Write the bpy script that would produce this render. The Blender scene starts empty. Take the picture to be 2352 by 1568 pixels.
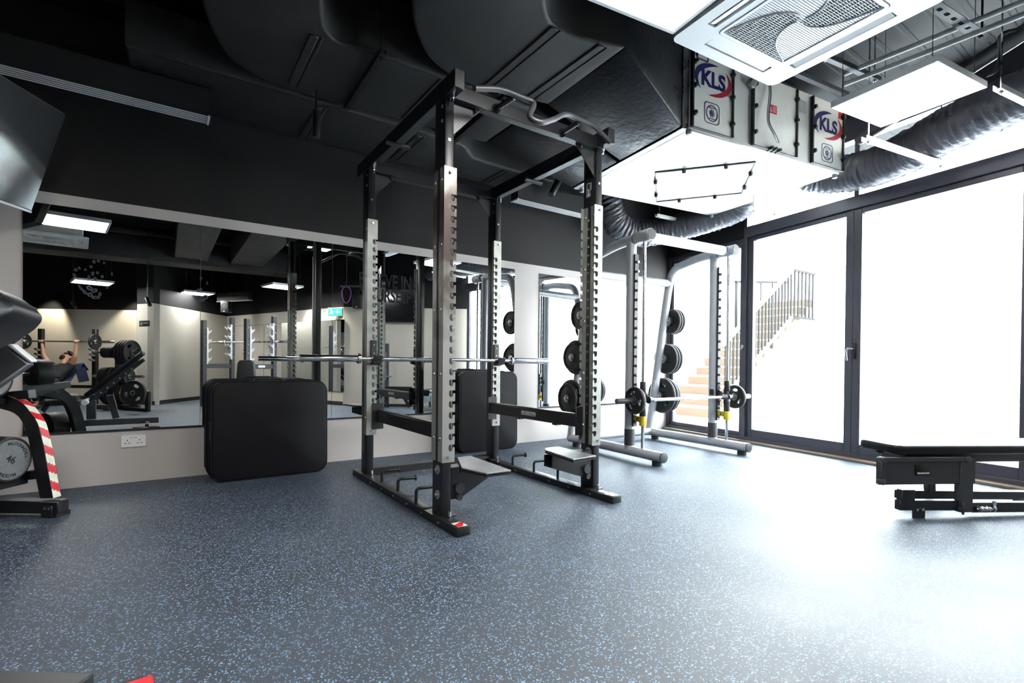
import bpy, bmesh, math, random
from mathutils import Vector as V, Matrix as M, Euler
from math import sin, cos, pi, radians as RAD, sqrt, atan2

C = bpy.context.scene.collection
SC = bpy.context.scene
random.seed(7)

# ------------------------------------------------------------------ camera
CAM = V((0.0, -4.6359, 0.9))
CR = V((0.8219505, -0.5694811, 0.0094182))
CF = V((0.5695513, 0.8219131, -0.0083838))
CU = V((-0.0029665, 0.0122552, 0.9999205))
FPX, PCX, PCY = 1154.113, 1176.0, 844.537


def ray(x, y):
    return CF + CR * ((x - PCX) / FPX) - CU * ((y - PCY) / FPX)


def at(x, y, X=None, Y=None, Z=None, D=None, pl=None):
    """point of the place on the sight line of a pixel, at a known plane or distance"""
    d = ray(x, y)
    if D is not None:
        t = D
    elif pl is not None:
        t = (pl[0] - CAM).dot(pl[1]) / d.dot(pl[1])
    else:
        i, v = (0, X) if X is not None else (1, Y) if Y is not None else (2, Z)
        t = (v - CAM[i]) / d[i]
    return CAM + d * t


def rfl(p):
    return V((p[0], -p[1], p[2]))


cam_d = bpy.data.cameras.new('camera')
cam = bpy.data.objects.new('camera', cam_d)
C.objects.link(cam)
cam_d.sensor_width = 36.0
cam_d.sensor_fit = 'HORIZONTAL'
cam_d.lens = FPX / 2352 * 36
cam_d.shift_y = (PCY - 784.0) / 2352
cam_d.clip_start = 0.05
rot = M((CR, CU, -CF)).transposed()
cam.matrix_world = M.Translation(CAM) @ rot.to_4x4()
SC.camera = cam

# ------------------------------------------------------------------ materials
MATS = {}


def mat(name, col, rough=0.5, metal=0.0, spec=0.5, noise=0.0, nscale=6.0, bump=0.0, bscale=200.0, coat=0.0, bdist=.01,
        emit=None, estr=0.0):
    m = bpy.data.materials.new(name)
    m.use_nodes = True
    nt = m.node_tree
    b = nt.nodes['Principled BSDF']
    b.inputs['Base Color'].default_value = (*col, 1)
    b.inputs['Roughness'].default_value = rough
    b.inputs['Metallic'].default_value = metal
    b.inputs['Specular IOR Level'].default_value = spec
    b.inputs['Coat Weight'].default_value = coat
    b.inputs['Coat Roughness'].default_value = 0.1
    if emit:
        b.inputs['Emission Color'].default_value = (*emit, 1)
        b.inputs['Emission Strength'].default_value = estr
    if noise or bump:
        tc = nt.nodes.new('ShaderNodeTexCoord')
        if noise:
            n = nt.nodes.new('ShaderNodeTexNoise')
            n.inputs['Scale'].default_value = nscale
            n.inputs['Detail'].default_value = 5
            nt.links.new(tc.outputs['Object'], n.inputs['Vector'])
            r = nt.nodes.new('ShaderNodeMapRange')
            r.inputs['From Min'].default_value = 0.3
            r.inputs['From Max'].default_value = 0.7
            r.inputs['To Min'].default_value = 1 - noise
            r.inputs['To Max'].default_value = 1 + noise
            nt.links.new(n.outputs['Fac'], r.inputs['Value'])
            mx = nt.nodes.new('ShaderNodeMix')
            mx.data_type = 'RGBA'
            mx.blend_type = 'MULTIPLY'
            mx.inputs['Factor'].default_value = 1
            mx.inputs['A'].default_value = (*col, 1)
            nt.links.new(r.outputs['Result'], mx.inputs['B'])
            nt.links.new(mx.outputs['Result'], b.inputs['Base Color'])
            r2 = nt.nodes.new('ShaderNodeMapRange')
            r2.inputs['To Min'].default_value = max(0.02, rough * (1 - noise))
            r2.inputs['To Max'].default_value = min(1, rough * (1 + noise))
            nt.links.new(n.outputs['Fac'], r2.inputs['Value'])
            nt.links.new(r2.outputs['Result'], b.inputs['Roughness'])
        if bump:
            n2 = nt.nodes.new('ShaderNodeTexNoise')
            n2.inputs['Scale'].default_value = bscale
            n2.inputs['Detail'].default_value = 3
            nt.links.new(tc.outputs['Object'], n2.inputs['Vector'])
            bp = nt.nodes.new('ShaderNodeBump')
            bp.inputs['Strength'].default_value = bump
            bp.inputs['Distance'].default_value = bdist
            nt.links.new(n2.outputs['Fac'], bp.inputs['Height'])
            nt.links.new(bp.outputs['Normal'], b.inputs['Normal'])
    MATS[name] = m
    return m


mat('black_paint', (.010, .010, .012), .38, noise=.15, nscale=9)
mat('black_satin', (.013, .014, .017), .36, noise=.05, nscale=14)
mat('black_matte', (.008, .008, .009), .75)
mat('black_rubber', (.011, .011, .012), .55, noise=.2, nscale=20)
mat('black_plastic', (.014, .014, .015), .42)
mat('vinyl', (.006, .006, .008), .38, spec=.3, bump=.06, bscale=420, noise=.12, nscale=5)
mat('vinyl_mat', (.006, .006, .008), .55, spec=.2, bump=.10, bscale=500, noise=.15, nscale=3)
mat('dark_grey', (.05, .052, .058), .45, noise=.1)
mat('graphite', (.035, .037, .042), .42, noise=.15, nscale=8)
mat('zinc', (.31, .32, .30), .40, metal=.5, noise=.2, nscale=12)
mat('chrome', (.72, .73, .75), .16, metal=1.0)
mat('steel', (.50, .51, .53), .28, metal=1.0, noise=.15, nscale=15)
mat('silver_paint', (.55, .57, .60), .33, metal=.15, noise=.06, nscale=10)
mat('galvanised', (.86, .85, .81), .30, metal=.35, noise=.10, nscale=3)
mat('galv_panel', (.86, .84, .79), .42, metal=.1, noise=.10, nscale=4)
mat('tread_steel', (.26, .26, .26), .38, metal=.7, noise=.25, nscale=25, bump=.2, bscale=260)
mat('white_plastic', (.90, .90, .90), .38)
mat('white_paint', (.85, .85, .85), .5)
mat('white_slat', (.70, .70, .71), .4)
mat('grille_dark', (.03, .022, .02), .6)
mat('red_tape', (.62, .02, .03), .35, noise=.15, nscale=30)
mat('cream_tape', (.72, .74, .62), .35, noise=.1, nscale=30)
mat('red_label', (.55, .03, .04), .4)
mat('navy_print', (.012, .014, .12), .4)
mat('red_print', (.42, .015, .03), .4)
mat('white_print', (.80, .80, .80), .5)
mat('yellow_print', (.65, .55, .20), .5)
mat('grey_label', (.55, .56, .58), .5)
mat('yellow_plastic', (.75, .58, .03), .4)
mat('dumbbell_face', (.14, .145, .15), .42, noise=.2, nscale=40)
mat('letter_grey', (.022, .023, .028), .9, spec=.1)
mat('frame_alu', (.085, .085, .105), .35, metal=.3, noise=.06)  # paler and bluer than dark frames: lens haze is put into the colour
mat('skin', (.52, .27, .17), .5)
mat('hair', (.02, .014, .01), .6)
mat('shirt', (.010, .010, .012), .85)
mat('towel', (.012, .02, .06), .9, bump=.3, bscale=120)
mat('trousers', (.012, .012, .016), .85)
mat('shoe', (.04, .04, .045), .6)
mat('stone_white', (.80, .79, .77), .8, noise=.04)
mat('stair_tile', (.075, .043, .020), .7, noise=.08, nscale=2)
mat('leaf', (.16, .30, .05), .5)
mat('terracotta', (.45, .22, .12), .7)
mat('timber', (.28, .22, .16), .6, noise=.2, nscale=5)
mat('railing_paint', (.004, .0035, .003), .6, spec=.2)
mat('green_sign', (.02, .45, .20), .4, emit=(.02, .7, .25), estr=.8)
mat('sign_white', (.8, .8, .8), .4, emit=(.9, 1, .95), estr=1.2)
mat('led', (.9, .9, .9), .4, emit=(1.0, .98, .95), estr=17.0)
mat('lamp_glow', (.9, .9, .9), .4, emit=(1.0, .86, .62), estr=18.0)
mat('screen', (.010, .011, .013), .10, spec=.9)
mat('purple_cable', (.22, .04, .30), .5)
mat('cable_grey', (.75, .75, .76), .5)
mat('smudge', (.06, .07, .085), .8, spec=.2)
mat('logo_white', (.75, .76, .76), .5)

# mirror glass
m = mat('mirror', (.80, .83, .83), 0.0, metal=1.0)
# bronze-rust worn plate
m = mat('zinc_rust', (.42, .41, .39), .42, metal=.6)
nt = m.node_tree
b = nt.nodes['Principled BSDF']
tc = nt.nodes.new('ShaderNodeTexCoord')
nz = nt.nodes.new('ShaderNodeTexNoise')
nz.inputs['Scale'].default_value = 4.5
nz.inputs['Detail'].default_value = 8
nt.links.new(tc.outputs['Object'], nz.inputs['Vector'])
sx = nt.nodes.new('ShaderNodeSeparateXYZ')
nt.links.new(tc.outputs['Object'], sx.inputs[0])
mr = nt.nodes.new('ShaderNodeMapRange')
mr.inputs['From Min'].default_value = .75
mr.inputs['From Max'].default_value = 1.5
mr.inputs['To Min'].default_value = -.25
mr.inputs['To Max'].default_value = .16
nt.links.new(sx.outputs['Z'], mr.inputs['Value'])
ad = nt.nodes.new('ShaderNodeMath')
nt.links.new(nz.outputs['Fac'], ad.inputs[0])
nt.links.new(mr.outputs['Result'], ad.inputs[1])
cr = nt.nodes.new('ShaderNodeValToRGB')
cr.color_ramp.elements[0].position = .45
cr.color_ramp.elements[0].color = (.38, .38, .36, 1)
cr.color_ramp.elements[1].position = .75
cr.color_ramp.elements[1].color = (.10, .075, .068, 1)
nt.links.new(ad.outputs[0], cr.inputs['Fac'])
nt.links.new(cr.outputs['Color'], b.inputs['Base Color'])

# two-tone wall paint: pale below, charcoal above 2.04 m
def wall_mat(name, low, high, zsplit=2.04):
    m = mat(name, low, .7, spec=.3)
    nt = m.node_tree
    b = nt.nodes['Principled BSDF']
    g = nt.nodes.new('ShaderNodeNewGeometry')
    s = nt.nodes.new('ShaderNodeSeparateXYZ')
    nt.links.new(g.outputs['Position'], s.inputs[0])
    gt = nt.nodes.new('ShaderNodeMath')
    gt.operation = 'GREATER_THAN'
    gt.inputs[1].default_value = zsplit
    nt.links.new(s.outputs['Z'], gt.inputs[0])
    mx = nt.nodes.new('ShaderNodeMix')
    mx.data_type = 'RGBA'
    mx.inputs['A'].default_value = (*low, 1)
    mx.inputs['B'].default_value = (*high, 1)
    nt.links.new(gt.outputs[0], mx.inputs['Factor'])
    nt.links.new(mx.outputs['Result'], b.inputs['Base Color'])
    tc = nt.nodes.new('ShaderNodeTexCoord')
    n = nt.nodes.new('ShaderNodeTexNoise')
    n.inputs['Scale'].default_value = 260
    nt.links.new(tc.outputs['Object'], n.inputs['Vector'])
    bp = nt.nodes.new('ShaderNodeBump')
    bp.inputs['Strength'].default_value = .05
    bp.inputs['Distance'].default_value = .005
    nt.links.new(n.outputs['Fac'], bp.inputs['Height'])
    nt.links.new(bp.outputs['Normal'], b.inputs['Normal'])
    return m


wall_mat('wall_two_tone', (.56, .52, .50), (.016, .0148, .0155))
wall_mat('wall_two_tone_warm', (.50, .47, .41), (.006, .006, .0065))

# rubber floor with blue flecks
m = mat('rubber_floor', (.03, .035, .042), .5, spec=.92)
m.node_tree.nodes['Principled BSDF'].inputs['IOR'].default_value = 1.6
nt = m.node_tree
b = nt.nodes['Principled BSDF']
tc = nt.nodes.new('ShaderNodeTexCoord')
v1 = nt.nodes.new('ShaderNodeTexVoronoi')
v1.inputs['Scale'].default_value = 195
nwarp = nt.nodes.new('ShaderNodeTexNoise')
nwarp.inputs['Scale'].default_value = 130
nwarp.inputs['Detail'].default_value = 2
mixv = nt.nodes.new('ShaderNodeMix')
mixv.data_type = 'VECTOR'
mixv.inputs['Factor'].default_value = .012
nt.links.new(tc.outputs['Object'], nwarp.inputs['Vector'])
nt.links.new(tc.outputs['Object'], mixv.inputs['A'])
nt.links.new(nwarp.outputs['Color'], mixv.inputs['B'])
nt.links.new(mixv.outputs['Result'], v1.inputs['Vector'])
sp = nt.nodes.new('ShaderNodeSeparateColor')
nt.links.new(v1.outputs['Color'], sp.inputs['Color'])
fl = nt.nodes.new('ShaderNodeMath')
fl.operation = 'GREATER_THAN'
fl.inputs[1].default_value = .78
nt.links.new(sp.outputs[0], fl.inputs[0])
dm = nt.nodes.new('ShaderNodeMath')
dm.operation = 'LESS_THAN'
dm.inputs[1].default_value = .50
nt.links.new(v1.outputs['Distance'], dm.inputs[0])
fm = nt.nodes.new('ShaderNodeMath')
fm.operation = 'MULTIPLY'
nt.links.new(fl.outputs[0], fm.inputs[0])
nt.links.new(dm.outputs[0], fm.inputs[1])
ramp = nt.nodes.new('ShaderNodeValToRGB')
ramp.color_ramp.elements[0].color = (.11, .24, .45, 1)
ramp.color_ramp.elements[1].color = (.32, .49, .67, 1)
nt.links.new(sp.outputs[1], ramp.inputs['Fac'])
big = nt.nodes.new('ShaderNodeTexNoise')
big.inputs['Scale'].default_value = 1.3
big.inputs['Detail'].default_value = 6
nt.links.new(tc.outputs['Object'], big.inputs['Vector'])
bramp = nt.nodes.new('ShaderNodeValToRGB')
bramp.color_ramp.elements[0].position = .35
bramp.color_ramp.elements[0].color = (.011, .018, .031, 1)
bramp.color_ramp.elements[1].position = .70
bramp.color_ramp.elements[1].color = (.021, .032, .050, 1)
nt.links.new(big.outputs['Fac'], bramp.inputs['Fac'])
mx = nt.nodes.new('ShaderNodeMix')
mx.data_type = 'RGBA'
nt.links.new(fm.outputs[0], mx.inputs['Factor'])
nt.links.new(bramp.outputs['Color'], mx.inputs['A'])
nt.links.new(ramp.outputs['Color'], mx.inputs['B'])
nt.links.new(mx.outputs['Result'], b.inputs['Base Color'])
rr = nt.nodes.new('ShaderNodeMapRange')
rr.inputs['From Min'].default_value = .3
rr.inputs['From Max'].default_value = .7
rr.inputs['To Min'].default_value = .53
rr.inputs['To Max'].default_value = .64
nt.links.new(big.outputs['Fac'], rr.inputs['Value'])
nt.links.new(rr.outputs['Result'], b.inputs['Roughness'])
n3 = nt.nodes.new('ShaderNodeTexNoise')
n3.inputs['Scale'].default_value = 320
nt.links.new(tc.outputs['Object'], n3.inputs['Vector'])
bp = nt.nodes.new('ShaderNodeBump')
bp.inputs['Strength'].default_value = .25
bp.inputs['Distance'].default_value = .004
nt.links.new(n3.outputs['Fac'], bp.inputs['Height'])
nt.links.new(bp.outputs['Normal'], b.inputs['Normal'])

# clear glass sheet
m = bpy.data.materials.new('clear_glass')
m.use_nodes = True
nt = m.node_tree
nt.nodes.clear()
out = nt.nodes.new('ShaderNodeOutputMaterial')
tr = nt.nodes.new('ShaderNodeBsdfTransparent')
tr.inputs['Color'].default_value = (.95, .97, .96, 1)
gl = nt.nodes.new('ShaderNodeBsdfGlossy')
gl.inputs['Roughness'].default_value = .01
ms = nt.nodes.new('ShaderNodeMixShader')
fr_ = nt.nodes.new('ShaderNodeFresnel')
fr_.inputs['IOR'].default_value = 1.12
nt.links.new(fr_.outputs[0], ms.inputs[0])
nt.links.new(tr.outputs[0], ms.inputs[1])
nt.links.new(gl.outputs[0], ms.inputs[2])
nt.links.new(ms.outputs[0], out.inputs[0])
MATS['clear_glass'] = m

# foil-wrapped duct hose and insulated duct
mat('duct_foam', (.015, .0147, .0155), .62, bump=.22, bscale=170, noise=.2, nscale=5)
mat('duct_gloss', (.010, .011, .014), .30, bump=.35, bscale=24, noise=.2, nscale=8)
mat('foil_black', (.14, .14, .16), .40, metal=.4, bump=.5, bscale=40, bdist=.012)
mat('deck_black', (.006, .006, .008), .6, spec=.25)


# ------------------------------------------------------------------ mesh builder
_tmp = bpy.data.meshes.new('tmp')


def frame(o, z, x=None):
    """matrix at o whose local z runs along z"""
    z = V(z).normalized()
    if x is None:
        x = V((1, 0, 0)) if abs(z.x) < .9 else V((0, 1, 0))
    x = V(x)
    y = z.cross(x).normalized()
    x = y.cross(z).normalized()
    m_ = M((x, y, z)).transposed().to_4x4()
    m_.translation = V(o)
    return m_


def world(o):
    m_ = o.matrix_basis.copy()
    while o.parent:
        o = o.parent
        m_ = o.matrix_basis @ m_
    return m_


class MB:
    def __init__(self, m=None):
        self.bm = bmesh.new()
        self.m = m or M()

    def _merge(self, t, mi):
        for f in t.faces:
            f.material_index = mi
        t.normal_update()
        t.to_mesh(_tmp)
        _tmp.transform(self.m)
        self.bm.from_mesh(_tmp)
        t.free()
        return self

    def box(self, c, s, rot=None, bev=0.0, seg=1, mi=0):
        t = bmesh.new()
        bmesh.ops.create_cube(t, size=1)
        bmesh.ops.scale(t, vec=V(s), verts=t.verts)
        if bev:
            bmesh.ops.bevel(t, geom=list(t.edges), offset=bev, segments=seg, affect='EDGES', profile=.5)
        mm = M.Translation(V(c))
        if rot is not None:
            mm = mm @ (rot.to_4x4() if hasattr(rot, 'to_4x4') else Euler(rot).to_matrix().to_4x4())
        bmesh.ops.transform(t, matrix=mm, verts=t.verts)
        return self._merge(t, mi)

    def bar(self, p0, p1, w, h, up=(0, 0, 1), bev=0.0, seg=1, mi=0):
        """box beam from p0 to p1, h along up, w across"""
        p0, p1 = V(p0), V(p1)
        d = p1 - p0
        L = d.length
        x = d.normalized()
        z = V(up) - x * V(up).dot(x)
        if z.length < 1e-4:
            z = V((1, 0, 0)) - x * x.x
        z.normalize()
        y = z.cross(x)
        R_ = M((x, y, z)).transposed()
        return self.box((p0 + p1) / 2, (L, w, h), R_, bev, seg, mi)

    def cyl(self, p0, p1, r, r2=None, n=20, bev=0.0, mi=0):
        p0, p1 = V(p0), V(p1)
        t = bmesh.new()
        L = (p1 - p0).length
        bmesh.ops.create_cone(t, cap_ends=True, cap_tris=False, segments=n, radius1=r, radius2=r if r2 is None else r2, depth=L)
        if bev:
            ed = [e for e in t.edges if any(len(f.verts) > 4 for f in e.link_faces)]
            bmesh.ops.bevel(t, geom=ed, offset=bev, segments=2, affect='EDGES', profile=.5)
        bmesh.ops.transform(t, matrix=frame((p0 + p1) / 2, p1 - p0), verts=t.verts)
        return self._merge(t, mi)

    def ball(self, c, r, s=(1, 1, 1), n=14, rot=None, mi=0):
        t = bmesh.new()
        bmesh.ops.create_uvsphere(t, u_segments=n, v_segments=max(6, n // 2 + 1), radius=r)
        bmesh.ops.scale(t, vec=V(s), verts=t.verts)
        mm = M.Translation(V(c))
        if rot is not None:
            mm = mm @ rot.to_4x4()
        bmesh.ops.transform(t, matrix=mm, verts=t.verts)
        return self._merge(t, mi)

    def lathe(self, prof, mtx=None, n=28, mi=0):
        """profile of (r, z) turned about local z"""
        t = bmesh.new()
        rings = []
        for r, z in prof:
            if r < 1e-6:
                rings.append([t.verts.new((0, 0, z))])
            else:
                rings.append([t.verts.new((r * cos(2 * pi * i / n), r * sin(2 * pi * i / n), z)) for i in range(n)])
        for a, b_ in zip(rings, rings[1:]):
            for i in range(n):
                j = (i + 1) % n
                if len(a) == 1 and len(b_) > 1:
                    t.faces.new((a[0], b_[i], b_[j]))
                elif len(b_) == 1 and len(a) > 1:
                    t.faces.new((a[i], b_[0], a[j]))
                elif len(a) > 1:
                    t.faces.new((a[i], b_[i], b_[j], a[j]))
        bmesh.ops.recalc_face_normals(t, faces=t.faces)
        if mtx:
            bmesh.ops.transform(t, matrix=mtx, verts=t.verts)
        return self._merge(t, mi)

    def tube(self, pts, r, n=12, closed=False, mi=0, cap=True, radii=None):
        pts = [V(p) for p in pts]
        t = bmesh.new()
        k = len(pts)
        tang = []
        for i in range(k):
            if closed:
                d = pts[(i + 1) % k] - pts[i - 1]
            else:
                d = pts[min(i + 1, k - 1)] - pts[max(i - 1, 0)]
            tang.append(d.normalized())
        up = V((0, 0, 1)) if abs(tang[0].z) < .9 else V((1, 0, 0))
        nrm = (up - tang[0] * up.dot(tang[0])).normalized()
        rings = []
        for i in range(k):
            if i:
                nrm = (nrm - tang[i] * nrm.dot(tang[i]))
                nrm.normalize()
            bn = tang[i].cross(nrm)
            rr_ = radii[i] if radii else r
            rings.append([t.verts.new(pts[i] + (nrm * cos(2 * pi * j / n) + bn * sin(2 * pi * j / n)) * rr_) for j in range(n)])
        for i in range(k if closed else k - 1):
            a, b_ = rings[i], rings[(i + 1) % k]
            for j in range(n):
                t.faces.new((a[j], a[(j + 1) % n], b_[(j + 1) % n], b_[j]))
        if cap and not closed:
            t.faces.new(rings[0][::-1])
            t.faces.new(rings[-1])
        bmesh.ops.recalc_face_normals(t, faces=t.faces)
        return self._merge(t, mi)

    def prism(self, poly, depth, mtx=None, bev=0.0, seg=1, mi=0):
        """polygon in local xy extruded along local z by depth"""
        t = bmesh.new()
        vs = [t.verts.new((p[0], p[1], 0)) for p in poly]
        f = t.faces.new(vs)
        r = bmesh.ops.extrude_face_region(t, geom=[f])
        bmesh.ops.translate(t, vec=(0, 0, depth), verts=[e for e in r['geom'] if isinstance(e, bmesh.types.BMVert)])
        bmesh.ops.recalc_face_normals(t, faces=t.faces)
        if bev:
            bmesh.ops.bevel(t, geom=list(t.edges), offset=bev, segments=seg, affect='EDGES', profile=.5)
        if mtx:
            bmesh.ops.transform(t, matrix=mtx, verts=t.verts)
        return self._merge(t, mi)

    def holed(self, loops, depth, mtx=None, mi=0):
        """outline loops (first is outer, others holes) filled and extruded"""
        t = bmesh.new()
        eds = []
        for lp in loops:
            vs = [t.verts.new((p[0], p[1], 0)) for p in lp]
            for i in range(len(vs)):
                eds.append(t.edges.new((vs[i], vs[(i + 1) % len(vs)])))
        bmesh.ops.triangle_fill(t, use_beauty=True, use_dissolve=False, edges=eds)
        r = bmesh.ops.extrude_face_region(t, geom=list(t.faces))
        bmesh.ops.translate(t, vec=(0, 0, depth), verts=[e for e in r['geom'] if isinstance(e, bmesh.types.BMVert)])
        bmesh.ops.recalc_face_normals(t, faces=t.faces)
        if mtx:
            bmesh.ops.transform(t, matrix=mtx, verts=t.verts)
        return self._merge(t, mi)

    def quads(self, verts, faces, mi=0):
        t = bmesh.new()
        vs = [t.verts.new(V(v)) for v in verts]
        for f in faces:
            t.faces.new([vs[i] for i in f])
        return self._merge(t, mi)

    def build(self, name, mats, parent=None, smooth=40):
        me = bpy.data.meshes.new(name)
        self.bm.to_mesh(me)
        self.bm.free()
        o = bpy.data.objects.new(name, me)
        C.objects.link(o)
        for mn in ([mats] if isinstance(mats, str) else mats):
            me.materials.append(MATS[mn])
        if parent:
            o.parent = parent
            me.transform(world(parent).inverted())
        if smooth:
            for p in me.polygons:
                p.use_smooth = True
            me.set_sharp_from_angle(angle=RAD(smooth))
        return o


def build_each(b_, name, mats, parent=None, smooth=40):
    """every loose piece of the builder becomes a part of its own"""
    bm = b_.bm
    seen = set()
    out = []
    for v0 in bm.verts:
        if v0 in seen:
            continue
        st_, isl = [v0], []
        seen.add(v0)
        while st_:
            v = st_.pop()
            isl.append(v)
            for e in v.link_edges:
                w_ = e.other_vert(v)
                if w_ not in seen:
                    seen.add(w_)
                    st_.append(w_)
        q = MB()
        mp = {v: q.bm.verts.new(v.co) for v in isl}
        fs = set(f for v in isl for f in v.link_faces)
        for f in fs:
            q.bm.faces.new([mp[v] for v in f.verts]).material_index = f.material_index
        q.bm.normal_update()
        out.append(q.build(name, mats, parent, smooth))
    bm.free()
    return out


def tag(o, label=None, cat=None, group=None, kind=None):
    if label:
        o['label'] = label
    if cat:
        o['category'] = cat
    if group:
        o['group'] = group
    if kind:
        o['kind'] = kind
    return o


def thing(name, label, cat, loc=(0, 0, 0), rz=0.0, group=None):
    o = bpy.data.objects.new(name, None)
    C.objects.link(o)
    o.empty_display_size = .1
    o.location = loc
    o.rotation_euler = (0, 0, rz)
    o.matrix_basis = M.Translation(V(loc)) @ M.Rotation(rz, 4, 'Z')
    return tag(o, label, cat, group)


def struct(o):
    o['kind'] = 'structure'
    return o


def dup(src, mtx=None, parent=None):
    """copy of a thing with copies of its parts and their sub-parts"""
    c = src.copy()
    C.objects.link(c)
    if parent:
        c.parent = parent
    if mtx is not None:
        c.matrix_basis = mtx
    for ch in [x for x in C.objects if x.parent == src]:
        dup(ch, None, c)
    return c


def text(name, s, size, mtx, material, parent=None, offset=0.0, depth=.0008, align='CENTER', space=1.0, shear=0.0, label=None):
    cu = bpy.data.curves.new('t', 'FONT')
    cu.body = s
    cu.size = size
    cu.align_x = align
    cu.align_y = 'CENTER'
    cu.extrude = depth
    cu.offset = offset
    cu.space_character = space
    cu.shear = shear
    to = bpy.data.objects.new('t', cu)
    me = bpy.data.meshes.new_from_object(to)
    me.name = name
    bpy.data.objects.remove(to)
    bpy.data.curves.remove(cu)
    me.transform(mtx)
    o = bpy.data.objects.new(name, me)
    C.objects.link(o)
    me.materials.clear()
    me.materials.append(MATS[material])
    if parent:
        o.parent = parent
        me.transform(world(parent).inverted())
    return o


def rrect(w, h, r, n=6):
    pts = []
    for cx_, cy_, a0 in ((w / 2 - r, h / 2 - r, 0), (-w / 2 + r, h / 2 - r, pi / 2), (-w / 2 + r, -h / 2 + r, pi), (w / 2 - r, -h / 2 + r, 1.5 * pi)):
        for i in range(n + 1):
            a = a0 + pi / 2 * i / n
            pts.append((cx_ + r * cos(a), cy_ + r * sin(a)))
    return pts


def circ(r, n=28, cx_=0, cy_=0, rx=1, ry=1, rot=0):
    out = []
    for i in range(n):
        a = 2 * pi * i / n
        x, y = r * rx * cos(a), r * ry * sin(a)
        out.append((cx_ + x * cos(rot) - y * sin(rot), cy_ + x * sin(rot) + y * cos(rot)))
    return out


def smooth_path(pts, k=6):
    """Catmull-Rom through pts"""
    P = [V(p) for p in pts]
    P = [P[0] * 2 - P[1]] + P + [P[-1] * 2 - P[-2]]
    out = []
    for i in range(1, len(P) - 2):
        for j in range(k):
            t = j / k
            a, b_, c, d = P[i - 1], P[i], P[i + 1], P[i + 2]
            out.append(.5 * ((2 * b_) + (c - a) * t + (2 * a - 5 * b_ + 4 * c - d) * t * t + (3 * b_ - a - 3 * c + d) * t ** 3))
    out.append(P[-2])
    return out


def bend(pts, r, k=6):
    """polyline with rounded corners"""
    P = [V(p) for p in pts]
    out = [P[0]]
    for i in range(1, len(P) - 1):
        a, b_, c = P[i - 1], P[i], P[i + 1]
        u, v = (a - b_), (c - b_)
        rr_ = min(r, u.length * .49, v.length * .49)
        p0, p1 = b_ + u.normalized() * rr_, b_ + v.normalized() * rr_
        for j in range(k + 1):
            t = j / k
            out.append((1 - t) ** 2 * p0 + 2 * t * (1 - t) * b_ + t * t * p1)
    out.append(P[-1])
    return out


def tm(o, right, up):
    x = V(right).normalized()
    y = V(up) - x * V(up).dot(x)
    y.normalize()
    z = x.cross(y)
    m_ = M((x, y, z)).transposed().to_4x4()
    m_.translation = V(o)
    return m_


# =================================================================== SETTING
CEIL = 3.32
GC = V((5.962, 0, 0))            # corner of mirror wall and glass front
GE = V((-0.1694, -0.9855, 0))    # along the glass front, away from the corner
GN = V((0.9855, -0.1694, 0))     # outward


def gp(s, z, o=0.0):
    return GC + GE * s + GN * o + V((0, 0, z))


room = [V((-5.2, 0)), V((6.2, 0)), V((6.2, -.2)), V((5.1, -5.23)), V((3.05, -5.92)), V((1.32, -10.1)),
        V((-.17, -7.75)), V((-.45, -8.17)), V((-.51, -9.72)), V((-2.03, -10.63)), V((-5.2, -12.5))]

b_ = MB()
b_.quads([(-5.3, .1, 0), (6.05, .1, 0), (5.05, -5.4, 0), (3.2, -6.1, 0), (1.3, -10.3, 0), (-1, -12, 0), (-5.3, -12.6, 0)], [(0, 1, 2, 3, 4, 5, 6)])
b_.quads([(-5.3, .1, -.1), (6.05, .1, -.1), (5.05, -5.4, -.1), (3.2, -6.1, -.1), (1.3, -10.3, -.1), (-1, -12, -.1), (-5.3, -12.6, -.1)], [(6, 5, 4, 3, 2, 1, 0)])
struct(b_.build('floor', 'rubber_floor', smooth=0))

# corrugated roof deck: ribs run along x
b_ = MB()
ys = []
y = .2
prof = []
while y > -12.8:
    prof += [(y, CEIL), (y - .12, CEIL), (y - .13, CEIL + .007), (y - .155, CEIL + .007)]
    y -= .165
vs, fs = [], []
for (yy, zz) in prof:
    vs += [(-5.4, yy, zz), (6.6, yy, zz)]
for i in range(len(prof) - 1):
    fs.append((2 * i, 2 * i + 1, 2 * i + 3, 2 * i + 2))
b_.quads(vs, fs)
b_.box((.6, -6.3, CEIL + .13), (12.0, 13.2, .1))
struct(b_.build('ceiling', 'deck_black', smooth=0))


def wallseg(name, a, c, mat_, t=.12, z1=CEIL + .1, z0=0.0):
    a, c = V((a[0], a[1], 0)), V((c[0], c[1], 0))
    d = (c - a).normalized()
    n = V((d.y, -d.x, 0))   # pushes outside for a counter-clockwise... set by caller order
    b_ = MB()
    mid = (a + c) / 2 - n * t / 2
    b_.bar(mid - d * (c - a).length / 2 + V((0, 0, (z0 + z1) / 2)), mid + d * (c - a).length / 2 + V((0, 0, (z0 + z1) / 2)), t, z1 - z0)
    return struct(b_.build(name, mat_, smooth=0))


# order so that the room lies to the right of the direction of travel
wallseg('wall_back', (-5.2, 0), (6.02, 0), 'wall_two_tone')
wallseg('wall_front', (5.26, -4.61), (3.05, -5.92), 'wall_two_tone_warm')
wallseg('wall_front_long', (3.05, -5.92), (1.32, -10.1), 'wall_two_tone_warm')
wallseg('wall_front_return', (1.32, -10.1), (-.17, -7.75), 'wall_two_tone_warm')
wallseg('wall_column', (-.17, -7.75), (-.45, -8.17), 'wall_two_tone_warm')
wallseg('wall_column_side', (-.45, -8.17), (-.51, -9.72), 'wall_two_tone_warm')
wallseg('wall_front_left', (-.51, -9.72), (-5.2, -12.53), 'wall_two_tone_warm')
wallseg('wall_left', (-5.2, -12.5), (-5.2, 0), 'wall_two_tone')
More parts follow.
